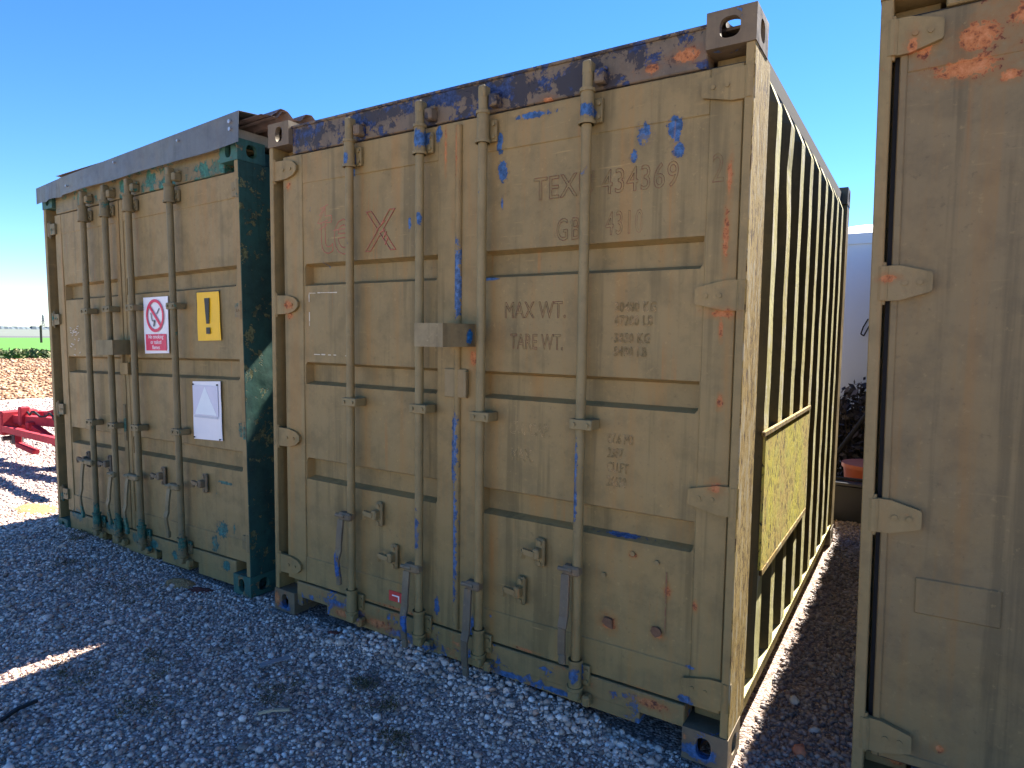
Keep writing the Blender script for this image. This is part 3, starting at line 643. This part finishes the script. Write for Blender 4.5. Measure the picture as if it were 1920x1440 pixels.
# signs on the left container (things of their own, held by the door)
M_WHITE = plain("sign_white", (.74, .74, .76), .45, var=.06, scale=20, bump=.05); M_SRED = plain("sign_red", (.62, .025, .09), .45, var=.08); M_SYEL = plain("sign_yellow", (.80, .46, .01), .45, var=.1, scale=18)
M_SBLK = plain("sign_black", (.02, .018, .016), .5); M_WTEXT = plain("sign_lettering_white", (.8, .78, .8), .5, var=.04); M_FADE = plain("sign_faded_grey", (.52, .54, .60), .5, var=.1)
M_SLATE = plain("sign_grey", (.12, .13, .15), .5)
RotL = Matrix.Rotation(-.0123, 4, 'Z') @ Matrix.Rotation(-.0205, 4, 'Y'); ML = Matrix.Translation((-2.678, .05, -.06)) @ RotL
def sign(name, quad, label, cat, mat, y=.0165):
    """plate with slightly uneven corners; origin at lower left"""
    x0, z0 = quad[3]
    t_ = thing(name); t_.matrix_world = ML @ Matrix.Translation((x0, y, z0)); tag(t_, label, cat)
    q = [(a - x0, c_ - z0) for a, c_ in quad]; b = MB(); n = 8; vs = []
    for k, yy in enumerate((0, .003)):
        for j in range(n + 1):
            for i in range(n + 1):
                u, v = i / n, j / n
                px = (1 - v) * ((1 - u) * q[3][0] + u * q[2][0]) + v * ((1 - u) * q[0][0] + u * q[1][0]); pz = (1 - v) * ((1 - u) * q[3][1] + u * q[2][1]) + v * ((1 - u) * q[0][1] + u * q[1][1])
                vs.append((px + .002 * mnoise.noise((px * 9, pz * 9, 1)), yy - .004 * abs(mnoise.noise((px * 6, pz * 5, x0))), pz))
    N_ = (n + 1) ** 2; fs = []
    for k in (0, 1):
        for j in range(n):
            for i in range(n): fs.append(tuple(k * N_ + v for v in (j * (n + 1) + i, j * (n + 1) + i + 1, (j + 1) * (n + 1) + i + 1, (j + 1) * (n + 1) + i)))
    rim = [i for i in range(n + 1)] + [j * (n + 1) + n for j in range(1, n + 1)] + [n * (n + 1) + i for i in range(n - 1, -1, -1)] + [j * (n + 1) for j in range(n - 1, 0, -1)]
    for a, c_ in zip(rim, rim[1:] + rim[:1]): fs.append((a, c_, c_ + N_, a + N_))
    b.add(vs, fs); b.build("plate", mat, t_)
    return t_
s1 = sign("prohibition_sign", [(1.366, 1.76), (1.655, 1.758), (1.648, 1.402), (1.362, 1.398)], 'white and red no smoking sign between two locking bars on the left container', 'sign', M_WHITE)
cx, cz, ro, ri = .145, .242, .105, .086; b = MB(); n = 40; vs = []
for r_ in (ro, ri):
    for yy in (-.0065, -.005): vs += [(cx + r_ * math.cos(2 * PI * i / n), yy, cz + r_ * math.sin(2 * PI * i / n)) for i in range(n)]
b.add(vs, [(i, (i + 1) % n, 2 * n + (i + 1) % n, 2 * n + i) for i in range(n)])
b.bar((cx - .064, -.0062, cz + .064), (cx + .064, -.0062, cz - .064), .019, .001, (0, 1, 0)); b.build("prohibition_ring", M_SRED, s1)
b = MB(); b.bar((cx - .05, -.0058, cz + .02), (cx - .035, -.0058, cz - .03), .008, .001, (0, 1, 0)); b.bar((cx - .035, -.0058, cz - .03), (cx + .0, -.0058, cz - .035), .01, .001, (0, 1, 0)); b.bar((cx - .005, -.0058, cz - .03), (cx - .02, -.0058, cz - .068), .014, .001, (0, 1, 0))
b.bar((cx + .02, -.0058, cz + .01), (cx + .055, -.0058, cz + .045), .008, .001, (0, 1, 0)); b.build("pictogram", M_SLATE, s1)
b = MB(); b.box(.025, .268, -.0055, -.004, .02, .125); b.build("text_panel", M_SRED, s1)
for i, tx in enumerate(("No smoking", "or naked", "flames")): letters("lettering", tx, .146, .097 - i * .034, -.0058, .036, M_WTEXT, s1, 1.0, None, 1.0, 'CENTER')
s2 = sign("warning_sign", [(1.975, 1.765), (2.198, 1.763), (2.204, 1.48), (1.972, 1.478)], 'yellow sign with a black exclamation mark on the left container', 'sign', M_SYEL)
b = MB(); b.prism([(.088, .25), (.138, .25), (.127, .10), (.101, .10)], -.0075, -.006); b.prism([(.098, .04), (.136, .04), (.136, .078), (.098, .078)], -.0075, -.006); b.build("exclamation_mark", M_SBLK, s2)
b = MB(); b.box(-.006, .226, .0005, .0025, .278, .292); b.box(-.006, .0, .0005, .0025, .1, .285); b.build("old_border", M_SBLK, s2)
s3 = sign("faded_sign", [(1.90, 1.232), (2.182, 1.24), (2.186, .888), (1.892, .88)], 'blank faded white sign with a pale triangle below the yellow sign', 'sign', M_WHITE)
M_TRI = plain("sign_bleached_triangle", (.72, .78, .80), .5, var=.05)
b = MB(); b.prism([(.012, .15), (.27, .15), (.27, .33), (.012, .33)], -.0058, -.0045); b.build("faded_field", plain("sign_faded_lilac", (.60, .60, .69), .5, var=.08), s3)
b = MB(); b.prism([(.03, .155), (.255, .155), (.14, .325)], -.0066, -.0058); b.build("triangle_mark", M_TRI, s3)
b = MB(); b.box(.02, .262, -.0064, -.0055, .135, .147); b.build("faded_line", M_FADE, s3)
b = MB()
for x, z in ((.012, .012), (.278, .015), (.016, .335), (.266, .338)): b.tube((x, -.009, z), (x, -.003, z), .005, 8)
b.build("screw", M_SBLK, s3)

# roofing over the left container
M_FLASH = paint("grey_flashing", (0.125, .13, .122), (0.11, .116, .11), (.4, .4, .4), 0.2, 0.13, [], [], streak=.25, grime=.25, scale=14, rough=.35)
M_RSHEET = paint("rusty_roof_sheet", (0.22, .17, .145), (0.15, .115, .10), (.3, .28, .26), 0.35, 0.3, [], [], scale=4, rough=.7)
def flashing(name, x0, x1, zl0, zt0, zl1, zt1, y, label):
    t_ = thing(name); t_.matrix_world = ML @ Matrix.Translation((x0, y, 2.59)); tag(t_, label, 'flashing', 'folded metal flashing along the roof edge')
    n = 16; b = MB(); vs = []; ln = x1 - x0
    for i in range(n + 1):
        u = i / n; x = ln * u; wv = .005 * math.sin(u * 9 + x0 * 5) + .003 * math.sin(u * 23)
        zl = zl0 + (zl1 - zl0) * u - 2.59 + .004 * math.sin(u * 13); zt = zt0 + (zt1 - zt0) * u - 2.59
        vs += [(x, wv, zl), (x, 0, zt), (x, .13, zt + .012), (x, .13, zt + .010), (x, .002, zt - .002), (x, .002 + wv, zl)]
    fs = [(i * 6 + k, (i + 1) * 6 + k, (i + 1) * 6 + (k + 1) % 6, i * 6 + (k + 1) % 6) for i in range(n) for k in range(6)] + [(0, 1, 2, 3, 4, 5), tuple(n * 6 + k for k in (5, 4, 3, 2, 1, 0))]
    b.add(vs, fs); b.build("sheet", M_FLASH, t_)
    return t_
f1 = flashing("roof_flashing", .37, 2.505, 2.53, 2.652, 2.545, 2.712, -.03, 'long grey folded roof flashing along the top of the left container')
for x, z in ((2.06, .075), (2.062, .035), (1.55, .06), (.12, -.01), (.8, .05)):
    b = MB(); b.tube((x, -.012, z), (x, .0, z), .011 if x > 2 else .007, 8); b.build("screw", M_STEEL, f1)
f2 = flashing("roof_flashing", -.03, .40, 2.515, 2.632, 2.528, 2.655, -.024, 'short crumpled flashing piece at the far left end of the roof edge')
def roof_sheet(name, poly_x1, y0, y1, z, label, pitch=.105, amp=.036, x0=-2.42, mat=M_RSHEET):
    """trapezoid sheet, ridges running along x; poly_x1(y) gives the right hand edge"""
    n = int((y1 - y0) / pitch * 8); prof = []
    for i in range(n + 1):
        y = y0 + (y1 - y0) * i / n; ph = ((y - y0) / pitch) % 1.0
        d = 0 if ph < .3 else (ph - .3) / .2 if ph < .5 else 1 if ph < .75 else (1 - ph) / .25
        prof.append((y, z + amp * max(0, min(1, d))))
    b = MB(); nx_ = 14; vs = []
    for th in (0, .0015):
        for i in range(nx_ + 1):
            for y, zz in prof:
                x1 = poly_x1(y); x = x0 + (x1 - x0) * i / nx_; vs.append((x, y, zz + th + .008 * math.sin(x * 2 + y) * (i / nx_) + .0205 * (x + .2)))
    m_ = len(prof); N_ = (nx_ + 1) * m_; fs = []
    for k in (0, 1):
        for i in range(nx_):
            for j in range(m_ - 1): fs.append(tuple(k * N_ + v for v in (i * m_ + j, (i + 1) * m_ + j, (i + 1) * m_ + j + 1, i * m_ + j + 1)))
    for j in range(m_ - 1): fs.append((nx_ * m_ + j, nx_ * m_ + j + 1, N_ + nx_ * m_ + j + 1, N_ + nx_ * m_ + j))
    for i in range(nx_): fs.append((i * m_, (i + 1) * m_, N_ + (i + 1) * m_, N_ + i * m_))
    b.add(vs, fs); return tag(b.build(name, mat, None), label, 'roof sheet', 'corrugated roof sheets on the left container')
roof_sheet("roof_sheet", lambda y: -.10 + .05 * min(1, max(0, (y + .02) / .12)) + .02 * math.sin(y * 4), 0.02, .16, 2.665, 'dark corrugated roof sheet corner sticking up behind the flashing', .18, .045)
roof_sheet("roof_sheet", lambda y: -.035 + .12 * min(1, max(0, (y - .1) / .2)), .06, 1.42, 2.655, 'rusty corrugated roof sheet overhanging the gap beside the middle container', .105, .038)
roof_sheet("roof_sheet", lambda y: -.16 if y < 1.5 else min(.085, -.115 + (y - 1.56) * .42), 1.35, 3.6, 2.64, 'rusty corrugated roof sheet further back on the left container', .105, .03)
roof_sheet("roof_sheet", lambda y: .08, 3.5, 6.1, 2.63, 'rearmost rusty corrugated sheet on the left container', .105, .03)
M_TIMB = plain("grey_weathered_timber", (.28, .25, .21), .85, var=.35, scale=18)
for i, (x, y0, y1) in enumerate(((2.36, .01, 3.0), (.06, .01, 3.0))):
    t_ = MB().box(-.04, .04, 0, y1 - y0, 0, .062, .004).build("timber_batten", M_TIMB); t_.matrix_world = ML @ Matrix.Translation((x, y0, 2.592))
    tag(t_, ('grey weathered timber under the roof sheets beside the gap', 'timber batten at the far left edge under the flashing')[i], 'timber', 'roof battens')

# ------------------------------------------------------------------ right container
M_RD = paint("right_container_paint", (0.20, .142, .06), (0.17, .128, .062), (.1, .16, .13), 0.17, 0.20, [], [(3.02, 2.36, .06, .05), (3.0, 2.28, .09, .04), (3.14, 2.40, .06, .04), (3.2, 2.33, .09, .05), (3.2, 2.44, .1, .05), (3.06, 2.47, .05, .03), (3.1, 2.24, .03, .02), (2.9, 2.37, .03, .05), (3.04, .30, .018, .014), (2.93, .16, .03, .025)], streak=.75, grime=.4, scale=4.5, rough=.55)
M_RH = paint("right_hinge_paint", (0.215, .155, .07), OLIVE2, (.12, .1, .08), 0.2, 0.29, [], [(2.87, 2.355, .02, .05), (2.93, .18, .03, .02), (2.84, 1.7, .03, .015)], scale=9)
matsR = dict(rec=M_RD, cast=M_RH, post=M_RH, head=M_RH, sill=M_SILL, rail=M_INNER, rail_low=M_SIDE, side=M_SIDE, door=M_RD, hinge=M_RH, bar=M_BAR, handle=M_HOOK, keeper=M_PLATE)
rightc = dict(label='nearest olive brown container cut by the right edge of the picture', loc=(2.816, 0, .03), rot=(0, -.0135, 0), L=6.06, seed=9, mats=matsR, notches=[(.2, .39), (2.1, 2.26)], post_w=.034,
              doors=[dict(x0=.054, x1=1.21, rx=(.66, 1.1), recs=RECS, stiles=[(.054, .074), (1.12, 1.21)], rails=[(2.262, 2.418), (.19, .22)], hz=(.262, .955, 1.655, 2.362), pin=.034, hd=1, hln=.125, taper=True,
                          bars=[dict(x=.62, g=[1.187], h=(.572, .625, .31)), dict(x=1.052, g=[1.186], h=(1.0, .455, .11))], keepers=[]),
                     dict(x0=1.225, x1=2.40, rx=(1.30, 2.286), recs=RECS, stiles=[(1.225, 1.29), (2.29, 2.40)], rails=[(2.262, 2.418), (.19, .33)], hz=(.262, .955, 1.655, 2.362), pin=2.42, hd=-1,
                          bars=[dict(x=1.386, g=[1.177]), dict(x=1.853, g=[1.184])], keepers=[])])
C_ = container(rightc); cl = rightc['doors'][0]['obj']
b = MB(); b.box(.15, .36, .0225, .030, .668, .778, .0035); b.build("welded_patch", M_RD, cl)

# ------------------------------------------------------------------ beyond the gap on the right
M_TANK = plain("pale_blue_tank", (.62, .70, .80), .45, var=.06, scale=2, bump=.03)
t_ = thing("storage_tank", (2.3, 7.05, 0)); tag(t_, 'pale blue upright storage tank behind the gap between the containers', 'tank')
b = MB(); b.tube((0, 0, 0), (0, 0, 2.60), .9, 64, None, True); b.build("tank_body", M_TANK, t_, True)
b = MB(); b.tube((0, 0, 2.60), (0, 0, 2.72), .925, 64); b.tube((0, 0, 2.72), (0, 0, 2.9), .9, 64, .3); b.build("tank_lid", M_TANK, t_, True)
b = MB(); b.path([(.10, -.9, 1.75), (.06, -.95, 1.66), (.04, -.97, 1.58), (.07, -.96, 1.56), (.12, -.93, 1.68)], .008, 6); b.build("cable_loop", M_RUBBER, t_)
t_ = thing("water_trough", (2.44, 3.75, 0)); tag(t_, 'black trough standing at the end of the gap', 'trough')
b = MB(); b.box(-.33, .33, 0, .24, -.02, .30, .01); b.build("trough_body", plain("black_plastic", (.018, .018, .02), .4), t_)
b = MB(); b.box(-.345, .345, -.015, .008, .30, .325, .004); b.box(-.345, .345, .232, .255, .30, .325, .004); b.build("rim", plain("black_plastic_rim", (.03, .03, .035), .3), t_)
t_ = thing("plastic_tub", (2.6, 4.35, 0)); tag(t_, 'terracotta red tub behind the black trough', 'tub')
b = MB(); b.tube((0, 0, -.02), (0, 0, .37), .18, 28, .22); b.build("tub_wall", plain("terracotta_plastic", (.42, .10, .055), .5), t_, True)
b = MB(); b.tube((0, 0, .37), (0, 0, .405), .235, 28); b.build("rim", plain("terracotta_rim", (.46, .13, .08), .45), t_, True)
b = MB(); b.tube((2.05, 4.9, .0), (2.75, 5.0, 1.2), .022, 10); tag(b.build("leaning_pole", M_RUBBER), 'black pole leaning diagonally in front of the tank', 'pole')

def leaf_cloud(name, cents, rad, n, size, mat, parent=None):
    cents = np.array(cents); k = rng.integers(0, len(cents), n); d = rng.normal(0, 1, (n, 3)); d /= np.linalg.norm(d, axis=1)[:, None]
    p = cents[k] + d * np.array(rad) * (rng.random((n, 1)) ** .45); p[:, 2] = np.abs(p[:, 2]) + .01
    u = rng.normal(0, 1, (n, 3)); u /= np.linalg.norm(u, axis=1)[:, None]; v = np.cross(u, rng.normal(0, 1, (n, 3))); v /= np.linalg.norm(v, axis=1)[:, None]
    s_ = size * rng.uniform(.5, 1.3, (n, 1)); V = np.stack([p - u * s_, p + v * s_ * .45, p + u * s_, p - v * s_ * .45], 1).reshape(-1, 3)
    o = big_mesh(name, V, np.arange(4 * n).reshape(n, 4), mat); o.parent = parent; return o
def leaf_mat(name, c0, c1, c2):
    m = Mat(name); return m.out(m.ramp(m.island(), [(0, c0), (.5, c1), (1, c2)]), .75)
t_ = thing("dark_scrub", (0, 0, 0)); tag(t_, 'dark leafless scrub at the foot of the pale blue tank', 'shrub')
leaf_cloud("twigs", [(2.2, 5.5, .35), (2.45, 5.6, .6), (2.55, 5.5, .3), (2.3, 5.7, .5)], (.3, .25, .5), 2600, .05, leaf_mat("dry_twig", (.02, .018, .02), (.05, .045, .05), (.11, .10, .11)), t_)
b = MB()
for k in range(40):
    a = (2.35 + random.gauss(0, .12), 5.55 + random.gauss(0, .1), 0); b.tube(a, (a[0] + random.gauss(0, .2), a[1] + random.gauss(0, .15), random.uniform(.6, 1.15)), .008, 5, .003)
b.build("stems", M_INNER, t_)

# ------------------------------------------------------------------ far left: yard, implement, chip pile, fields
def sheet(name, x0, x1, y0, y1, z, mat, n=1):
    b = MB(); b.add([(x0, y0, z), (x1, y0, z), (x1, y1, z), (x0, y1, z)], [(0, 1, 2, 3)]); return tag(b.build(name, mat), kind='structure')
m = Mat("crop_green"); P = m.pos(); c = m.mix(m.noise(P, .35, 6, .7), (.036, .125, .011), (.062, .19, .016)); c = m.mix(m.step(m.noise(P, 4, 4), .5, .7, 0, .5), c, (.03, .09, .012)); sheet("field", -122, -21, -300, 500, .004, m.out(c, .9))
sheet("road", -150, -122.1, -400, 700, .006, plain("dark_road", (.07, .07, .075), .9, scale=.3))
sheet("far_field", -1900, -150.1, -1500, 2500, .012, plain("pale_stubble", (.10, .115, .10), .95, scale=.02))
M_HAZY = plain("far_hazed_trees", (.075, .10, .12), .95, scale=.05)  # distance haze painted into the bluish tree colour
b = MB(); x = 0
random.seed(3)
for k in range(230):
    y = -300 + k * 9 + random.uniform(-4, 4); hh = random.uniform(3, 6.5); b.tube((-1450, y, 0), (-1450, y, hh), random.uniform(9, 15), 8, 6)
tag(b.build("far_hedge", M_HAZY), 'low bluish line of trees on the horizon', 'trees', kind='stuff')
M_PYL = plain("hazed_pylon_steel", (.12, .14, .16), .8)  # blue-grey stands in for haze over the distant steel
for i, (px_, y_, hh, lab) in enumerate(((-1800, 712, 36, 'left one of the two far electricity pylons'), (-1850, 832, 36, 'right one of the two far electricity pylons'))):
    b = MB()
    for sx_, sy_ in ((-3, -3), (3, -3), (3, 3), (-3, 3)): b.bar((sx_, sy_, 0), (sx_ * .15, sy_ * .15, hh), .9, .9)
    for z in (hh * .55, hh * .72, hh * .88): b.bar((0, -8, z), (0, 8, z), .9, .9); 
    for k in range(5): z = hh * k / 6; s_ = 3 * (1 - k / 6 * .85); b.bar((-s_, -s_, z), (s_, s_, z + hh / 6), .5, .5); b.bar((s_, -s_, z), (-s_, s_, z + hh / 6), .5, .5)
    o = b.build("electricity_pylon", M_PYL); o.location = (px_, y_, 0); tag(o, lab, 'pylon', 'far electricity pylons')
b = MB(); b.box(-.09, .09, -.09, .09, 0, 1.9, .02); o = b.build("fence_post", M_INNER); o.location = (-78, 29.6, 0); tag(o, 'single dark post standing out in the green field', 'post')

# chip pile
def pile_h(x, y):
    r = np.hypot((x + 17.6) / 4.3, (y - 5.5) / 6.5); return .68 * np.clip(1 - r ** 1.7, 0, 1) + .03 * np.sin(x * 3 + np.sin(y * 2)) * (r < 1)
xs_ = np.linspace(-22, -13, 70); ys_ = np.linspace(-1.2, 12.2, 90); X, Y = np.meshgrid(xs_, ys_); Zp = pile_h(X, Y) - .03
idx = np.arange(X.size).reshape(X.shape); Fp = np.stack([idx[:-1, :-1], idx[:-1, 1:], idx[1:, 1:], idx[1:, :-1]], -1).reshape(-1, 4)
t_ = thing("chip_pile", (0, 0, 0)); tag(t_, 'broad pale orange pile of chippings beyond the red implement', 'pile')
m = Mat("chippings"); P = m.pos(); vc = m.voro(P, 16, 'Color'); MCH = m.out(m.ramp(m.sep(vc)[0], [(0, (.13, .065, .034)), (.5, (.27, .155, .09)), (1, (.42, .28, .18))]), .95, m.bump(m.voro(P, 16), .8, .04))
o = big_mesh("heap", np.stack([X, Y, Zp], -1).reshape(-1, 3), Fp, MCH); o.parent = t_
m = Mat("loose_chip"); MC2 = m.out(m.ramp(m.island(), [(0, (.13, .06, .03)), (.4, (.28, .155, .09)), (.8, (.4, .27, .17)), (1, (.52, .4, .29))]), .9)
n = 16000; xs2 = rng.uniform(-22, -13.2, n); ys2 = rng.uniform(-1, 12, n)
o = scatter("chips", xs2, ys2, rng.uniform(.02, .045, n), MC2, 0, (.35, .7), lambda x, y: pile_h(x, y) - .03); o.parent = t_; o['kind'] = 'stuff'
# low shrubs behind the pile
for i, (x, y, lab) in enumerate(((-31, 9.2, 'leftmost low pale green shrub behind the chip pile'), (-30, 10.9, 'rounded green and cream shrub behind the middle of the chip pile'), (-29, 12.4, 'low shrub behind the chip pile nearest the left container'))):
    t_ = thing("low_shrub", (x, y, 0)); tag(t_, lab, 'shrub', 'shrubs behind the chip pile')
    cents = [(random.gauss(0, .7), random.gauss(0, .8), random.uniform(.2, .42 + .12 * (i > 0))) for _ in range(9)]
    leaf_cloud("foliage", cents, (.42, .42, .28), 2600, .1, leaf_mat("shrub_leaf_%s" % "abc"[i], (.025, .045, .014), (.085, .11, .04), (.25, .24, .11)), t_)
    b = MB()
    for k in range(8): b.tube((random.gauss(0, .3), random.gauss(0, .3), -.05), (random.gauss(0, .6), random.gauss(0, .6), .5), .03, 6, .01)
    b.build("stems", M_INNER, t_)

# red farm implement
M_IMP = plain("red_machine_paint", (.34, .022, .035), .8, var=.5, scale=14); M_IMPD = plain("dark_machine_steel", (.06, .045, .05), .5)
t_ = thing("farm_implement", (-5.45, 1.0, 0)); tag(t_, 'red farm implement frame with a hitch standing on the gravel', 'farm machine')
b = MB(); b.bar((-.55, 0, .46), (2.0, .35, .50), .09, .10); b.build("main_beam", M_IMP, t_)
b = MB(); b.bar((-.5, .18, .50), (2.0, .8, .56), .07, .08); b.build("main_beam", M_IMP, t_)
b = MB(); b.bar((-.52, -.12, .36), (2.0, -.3, .40), .06, .07); b.build("lower_beam", M_IMP, t_)
b = MB(); b.bar((-.06, 0, .40), (.75, .1, .12), .07, .06); b.build("brace", M_IMP, t_)
b = MB(); b.box(-.63, -.52, -.15, .22, .28, .56, .015); b.build("hitch_plate", M_IMP, t_)
b = MB(); b.box(-.60, -.5, -.06, .06, .16, .30, .02); b.tube((-.56, -.14, .24), (-.56, .14, .24), .03, 10); b.build("hitch_pin", M_IMPD, t_)
b = MB(); b.bar((-.45, -.02, .17), (-.05, .0, .12), .07, .05); b.bar((-.45, -.02, .17), (-.5, 0, .36), .06, .05); b.build("lower_bracket", M_IMP, t_)
b = MB(); b.box(-.36, -.28, -.05, .05, .40, .62, .01); b.box(-.18, -.1, -.05, .05, .3, .46, .01); b.build("bracket", M_IMP, t_)
b = MB(); b.path([(-.45 + .09 * k, .02 * math.sin(k), .56 + .03 * math.sin(k * 1.7)) for k in range(16)], .012, 6); b.build("hose", M_RUBBER, t_)
b = MB(); b.bar((.1, .05, .56), (1.0, .2, .78), .045, .045); b.build("stay", M_IMP, t_)
b = MB(); b.tube((.5, .0, .0), (.46, .02, .34), .035, 10); b.box(.42, .58, -.07, .07, -.01, .02, .005); b.build("stand_leg", M_IMPD, t_)
for k in range(3):
    b = MB(); b.path([(.95 + .4 * k, .2 + .1 * k, .46), (.9 + .4 * k, .1, .3), (1.0 + .4 * k, -.05, .12), (.88 + .4 * k, -.1, .0)], .028, 8); b.build("tine", M_IMPD, t_)

# ------------------------------------------------------------------ small litter on the gravel
def gz(x, y): return float(gheight(np.array([x]), np.array([y]))[0])
def litter(name, pts, w, th, mat, label, cat, lift=.012):
    b = MB(); P_ = [(x, y, gz(x, y) + lift + dz) for x, y, dz in pts]
    for a, c_ in zip(P_[:-1], P_[1:]): b.bar(a, c_, w, th)
    return tag(b.build(name, mat), label, cat)
litter("metal_strip", [(.49, -.455, .012), (.515, -.39, .016), (.54, -.33, .014)], .035, .004, plain("dull_metal", (.3, .3, .31), .5, .3), 'thin dull metal strip lying on the gravel in front of the left container door', 'strip')
litter("straw_stalk", [(.80, -.69, .012), (.84, -.65, .02), (.88, -.605, .014)], .012, .008, plain("straw", (.5, .38, .24), .8), 'pale straw stalk lying on the gravel', 'straw')
litter("dark_rod", [(.03, -1.27, .01), (.0, -1.2, .012), (-.01, -1.13, .01)], .014, .012, M_RUBBER, 'dark rod lying on the gravel at the lower left corner', 'rod')
for (x, y, s_, col, lab) in ((2.63, .27, .035, (.42, .16, .09), 'orange brick fragment in the shaded gap'), (2.56, .62, .03, (.5, .48, .45), 'large pale stone in the shaded gap beside the middle container'), (2.66, .45, .026, (.5, .48, .46), 'pale rounded stone in the shaded gap by the right container')):
    o = scatter("loose_stone", np.array([x]), np.array([y]), np.array([s_]), plain("stone_%d" % int(x * 100), col, .85)); tag(o, lab, 'stone')
# sawdust heap, red oxide scale, moss
def lump(name, x, y, rx, ry, hgt, mat, label, cat, n=26, a=0.0):
    b = MB(); vs = []
    for j in range(n + 1):
        for i in range(n + 1):
            u, v = i / n * 2 - 1, j / n * 2 - 1; q = u * u + v * v
            xx, yy = x + (u * rx * math.cos(a) - v * ry * math.sin(a)), y + (u * rx * math.sin(a) + v * ry * math.cos(a))
            e = max(0, 1 - q * (1 + .5 * mnoise.noise((xx * 14, yy * 14, 1)))); vs.append((xx, yy, gz(xx, yy) - .012 + (hgt + .016) * e ** .7 + .006 * mnoise.noise((xx * 40, yy * 40, 2)) * e))
    b.add(vs, [(j * (n + 1) + i, j * (n + 1) + i + 1, (j + 1) * (n + 1) + i + 1, (j + 1) * (n + 1) + i) for j in range(n) for i in range(n)]); return tag(b.build(name, mat, None, True), label, cat)
m = Mat("sawdust"); P = m.pos(); MSW = m.out(m.ramp(m.noise(P, 90, 5, .7), [(.3, (.16, .08, .03)), (.5, (.36, .2, .08)), (.7, (.5, .33, .17))]), .95, m.bump(m.noise(P, 120, 4), .8, .01))
m = Mat("rust_scale"); P = m.pos(); MRS = m.out(m.ramp(m.noise(P, 90, 5, .7), [(.3, (.05, .015, .012)), (.6, (.16, .045, .03))]), .95, m.bump(m.noise(P, 120, 4), .8, .01))
lump("sawdust_heap", -.80, -.075, .13, .065, .022, MSW, 'small tan heap of sawdust beside the foot of the left container', 'sawdust', a=.1)
lump("rust_scale", -.60, -.06, .1, .05, .012, MRS, 'dark red rust scale beside the sawdust heap', 'rust', a=.2)
lump("rust_scale", .50, -.03, .07, .03, .012, MRS, 'dark red patch of rust scale under the middle container sill', 'rust')
lump("sand_heap", -3.35, .15, .3, .16, .015, MSW, 'orange sand patch on the sunlit gravel at the left edge', 'sand')
mp = []; MMO = leaf_mat("moss", (.06, .042, .02), (.12, .085, .04), (.2, .15, .06))
for (x, y, r) in ((.073, -.677, .13), (-.11, -.939, .15), (.70, -.576, .14), (1.16, -.362, .1), (.95, -.3, .06), (.35, -.9, .12), (-.9, -.35, .2), (-1.6, -.3, .2), (1.35, -.5, .08), (-2.2, -.02, .15)):
    mp += [(x + random.gauss(0, r * .5), y + random.gauss(0, r * .4), gz(x, y) + .004) for _ in range(10)]
tag(leaf_cloud("moss", mp, (.05, .045, .006), 3600, .006, MMO), 'dark brown green moss growing in patches on the gravel', 'moss', kind='stuff')
